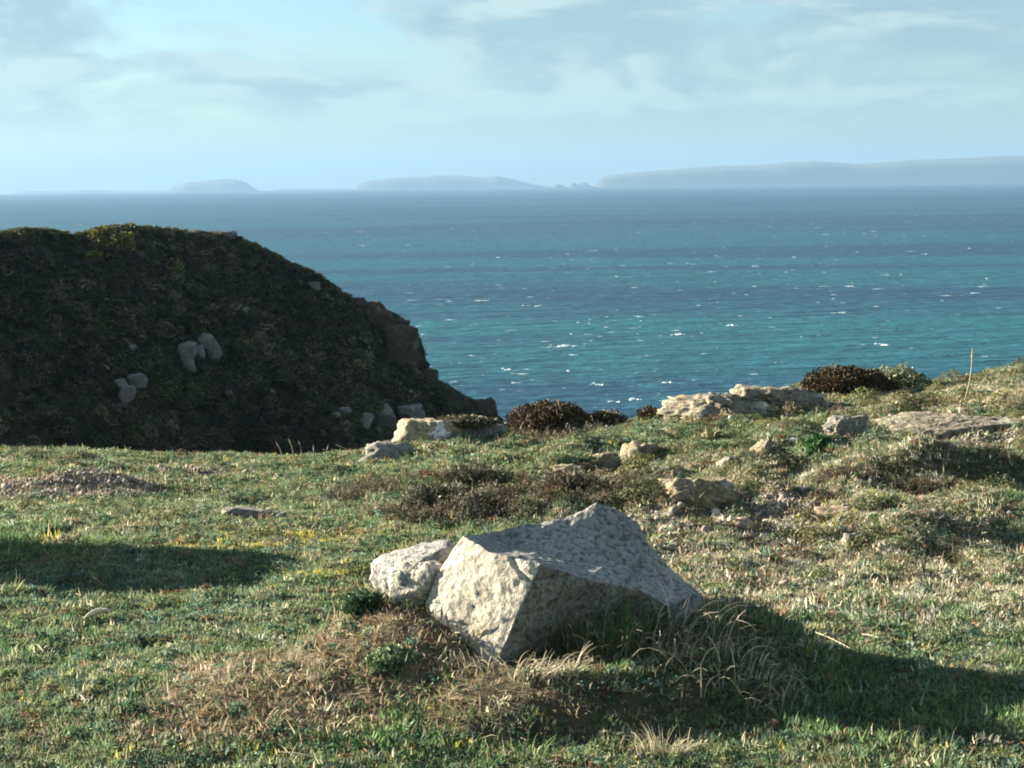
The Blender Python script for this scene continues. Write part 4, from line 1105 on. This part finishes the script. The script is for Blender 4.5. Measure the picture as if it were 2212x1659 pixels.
def grass_clump(name, label, centre, n, spread, lmin, lmax, cols, seed, lean=0.8, dirv=None, width=0.006):
    """a clump of long blades and stalks, each blade bent under its own weight"""
    r = random.Random(seed); V, FA, C = [], [], []
    org = Vector((centre[0], centre[1], float(gz(np.array(centre[0]), np.array(centre[1])))))
    for i in range(n):
        a = r.uniform(0, 6.283); rad = spread*math.sqrt(r.random())
        p = Vector((rad*1.3*math.cos(a), rad*0.8*math.sin(a), 0))
        wx, wy = org.x+p.x, org.y+p.y
        p.z = float(gz(np.array(wx), np.array(wy)))-org.z-0.01
        az = a+r.gauss(0, 0.7) if dirv is None or r.random() < 0.35 else dirv+r.gauss(0, 0.6)
        L = r.uniform(lmin, lmax); ang = abs(r.gauss(0.15, 0.25)); h = Vector((math.cos(az), math.sin(az), 0))
        side = Vector((-h.y, h.x, 0)); side = Matrix.Rotation(r.gauss(0, 0.6), 3, h) @ side
        w = width*r.uniform(0.5, 1.2)/2; segs = 6; b = len(V)
        bend = lean*r.uniform(0.6, 1.5)
        for k in range(segs+1):
            ww = w*(1-0.75*(k/segs)**1.5)
            V += [p-side*ww, p+side*ww]
            p = p+(h*math.sin(ang)+Vector((0, 0, math.cos(ang))))*(L/segs); ang += bend/segs*(0.5+k/segs)+r.gauss(0, 0.08)
        for k in range(segs): q = b+2*k; FA.append((q, q+1, q+3, q+2))
        C += [r.choice(cols)]*(2*(segs+1))
    me = mesh_np(name, np.array([tuple(v) for v in V]), np.array(FA)); set_color(me, np.array(C))
    o = link(name, me, MAT['straw'], loc=org)
    return tag(o, label, 'grass', kind='stuff' if spread > 0.3 or n == 150 and spread < 0.15 else None)
GL = [(0.07,0.10,0.04),(0.05,0.08,0.035),(0.10,0.12,0.05)]; DL = [(0.40,0.34,0.24),(0.30,0.25,0.17),(0.46,0.41,0.30)]
grass_clump('grass_clump', 'dense dark green grass clump under the boulder overhang', (0.42, 8.02), 420, 0.22, 0.10, 0.26, GL+[(0.14,0.13,0.08)], 1, 0.8)
grass_clump('dry_grass_clump', 'long dry drooping grass hanging over the shaded mound', (0.62, 7.98), 150, 0.22, 0.14, 0.34, DL+GL[:1], 2, 1.9, -1.2)
grass_clump('dry_grass_clump', 'dry fanned grass lying at the foot of the shaded mound', (0.88, 7.75), 90, 0.22, 0.12, 0.28, DL, 3, 2.2, -0.2)
grass_clump('dry_grass_clump', 'bleached grass tuft at the boulder front corner', (-0.16, 7.80), 45, 0.09, 0.06, 0.16, DL+[(0.5,0.42,0.28)], 4, 1.6, 3.0)
grass_clump('dry_grass_clump', 'thin dry grass on the ledge before the shaded boulder face', (0.12, 7.62), 150, 0.11, 0.06, 0.16, DL, 5, 1.8, 0.0)
grass_clump('grass_clump', 'small green blades sprouting on the boulder shoulder', (0.47, 8.02), 40, 0.07, 0.16, 0.30, [(0.12,0.19,0.05),(0.09,0.15,0.04)], 6, 0.5)
grass_clump('dry_grass_clump', 'pale dry tuft at the bottom edge right of centre', (0.55, 7.08), 80, 0.09, 0.07, 0.17, [(0.5,0.44,0.30),(0.42,0.36,0.24)], 7, 1.2)
grass_clump('grass_clump', 'green tuft at the bottom edge right of the dry tuft', (1.25, 7.05), 160, 0.4, 0.05, 0.12, [(0.13,0.17,0.05),(0.10,0.14,0.045),(0.3,0.28,0.15)], 8, 0.9)
grass_clump('grass_clump', 'lush green grass at the bottom edge left of the earth bank', (-0.35, 7.2), 320, 0.42, 0.04, 0.11, [(0.08,0.16,0.04),(0.11,0.18,0.05),(0.06,0.11,0.035)], 9, 0.9)
grass_clump('grass_clump', 'bright green grass at the left edge by the dark hollow', (-2.95, 11.6), 500, 0.45, 0.04, 0.11, [(0.10,0.22,0.04),(0.13,0.25,0.05),(0.07,0.16,0.035)], 10, 0.9)
grass_clump('grass_clump', 'dark grass on the shaded right side of the mound', (1.05, 8.2), 300, 0.32, 0.06, 0.16, GL+DL[1:2], 11, 1.0)

# ------------------------------------------------------------------ haze
def haze():
    zb, zt, e = SEA_Z-120, 420.0, 36000.0
    v = [(-e,-e,zb),(e,-e,zb),(e,e,zb),(-e,e,zb),(-e,-e,zt),(e,-e,zt),(e,e,zt),(-e,e,zt)]
    f = [(0,3,2,1),(4,5,6,7),(0,1,5,4),(1,2,6,5),(2,3,7,6),(3,0,4,7)]
    me = mesh_np('haze', v, np.array(f), False)
    m = bpy.data.materials.new('sea_haze'); m.use_nodes = True; nt = m.node_tree
    nt.nodes.remove(nt.nodes['Principled BSDF'])
    pv = nt.nodes.new('ShaderNodeVolumePrincipled')
    pv.inputs['Color'].default_value = (0.195, 0.335, 0.495, 1); pv.inputs['Density'].default_value = 6.8e-5
    pv.inputs['Anisotropy'].default_value = 0.15
    nt.links.new(pv.outputs[0], nt.nodes['Material Output'].inputs['Volume'])
    o = link('haze', me, m); tag(o, 'pale blue sea haze', 'haze', kind='stuff')
haze()
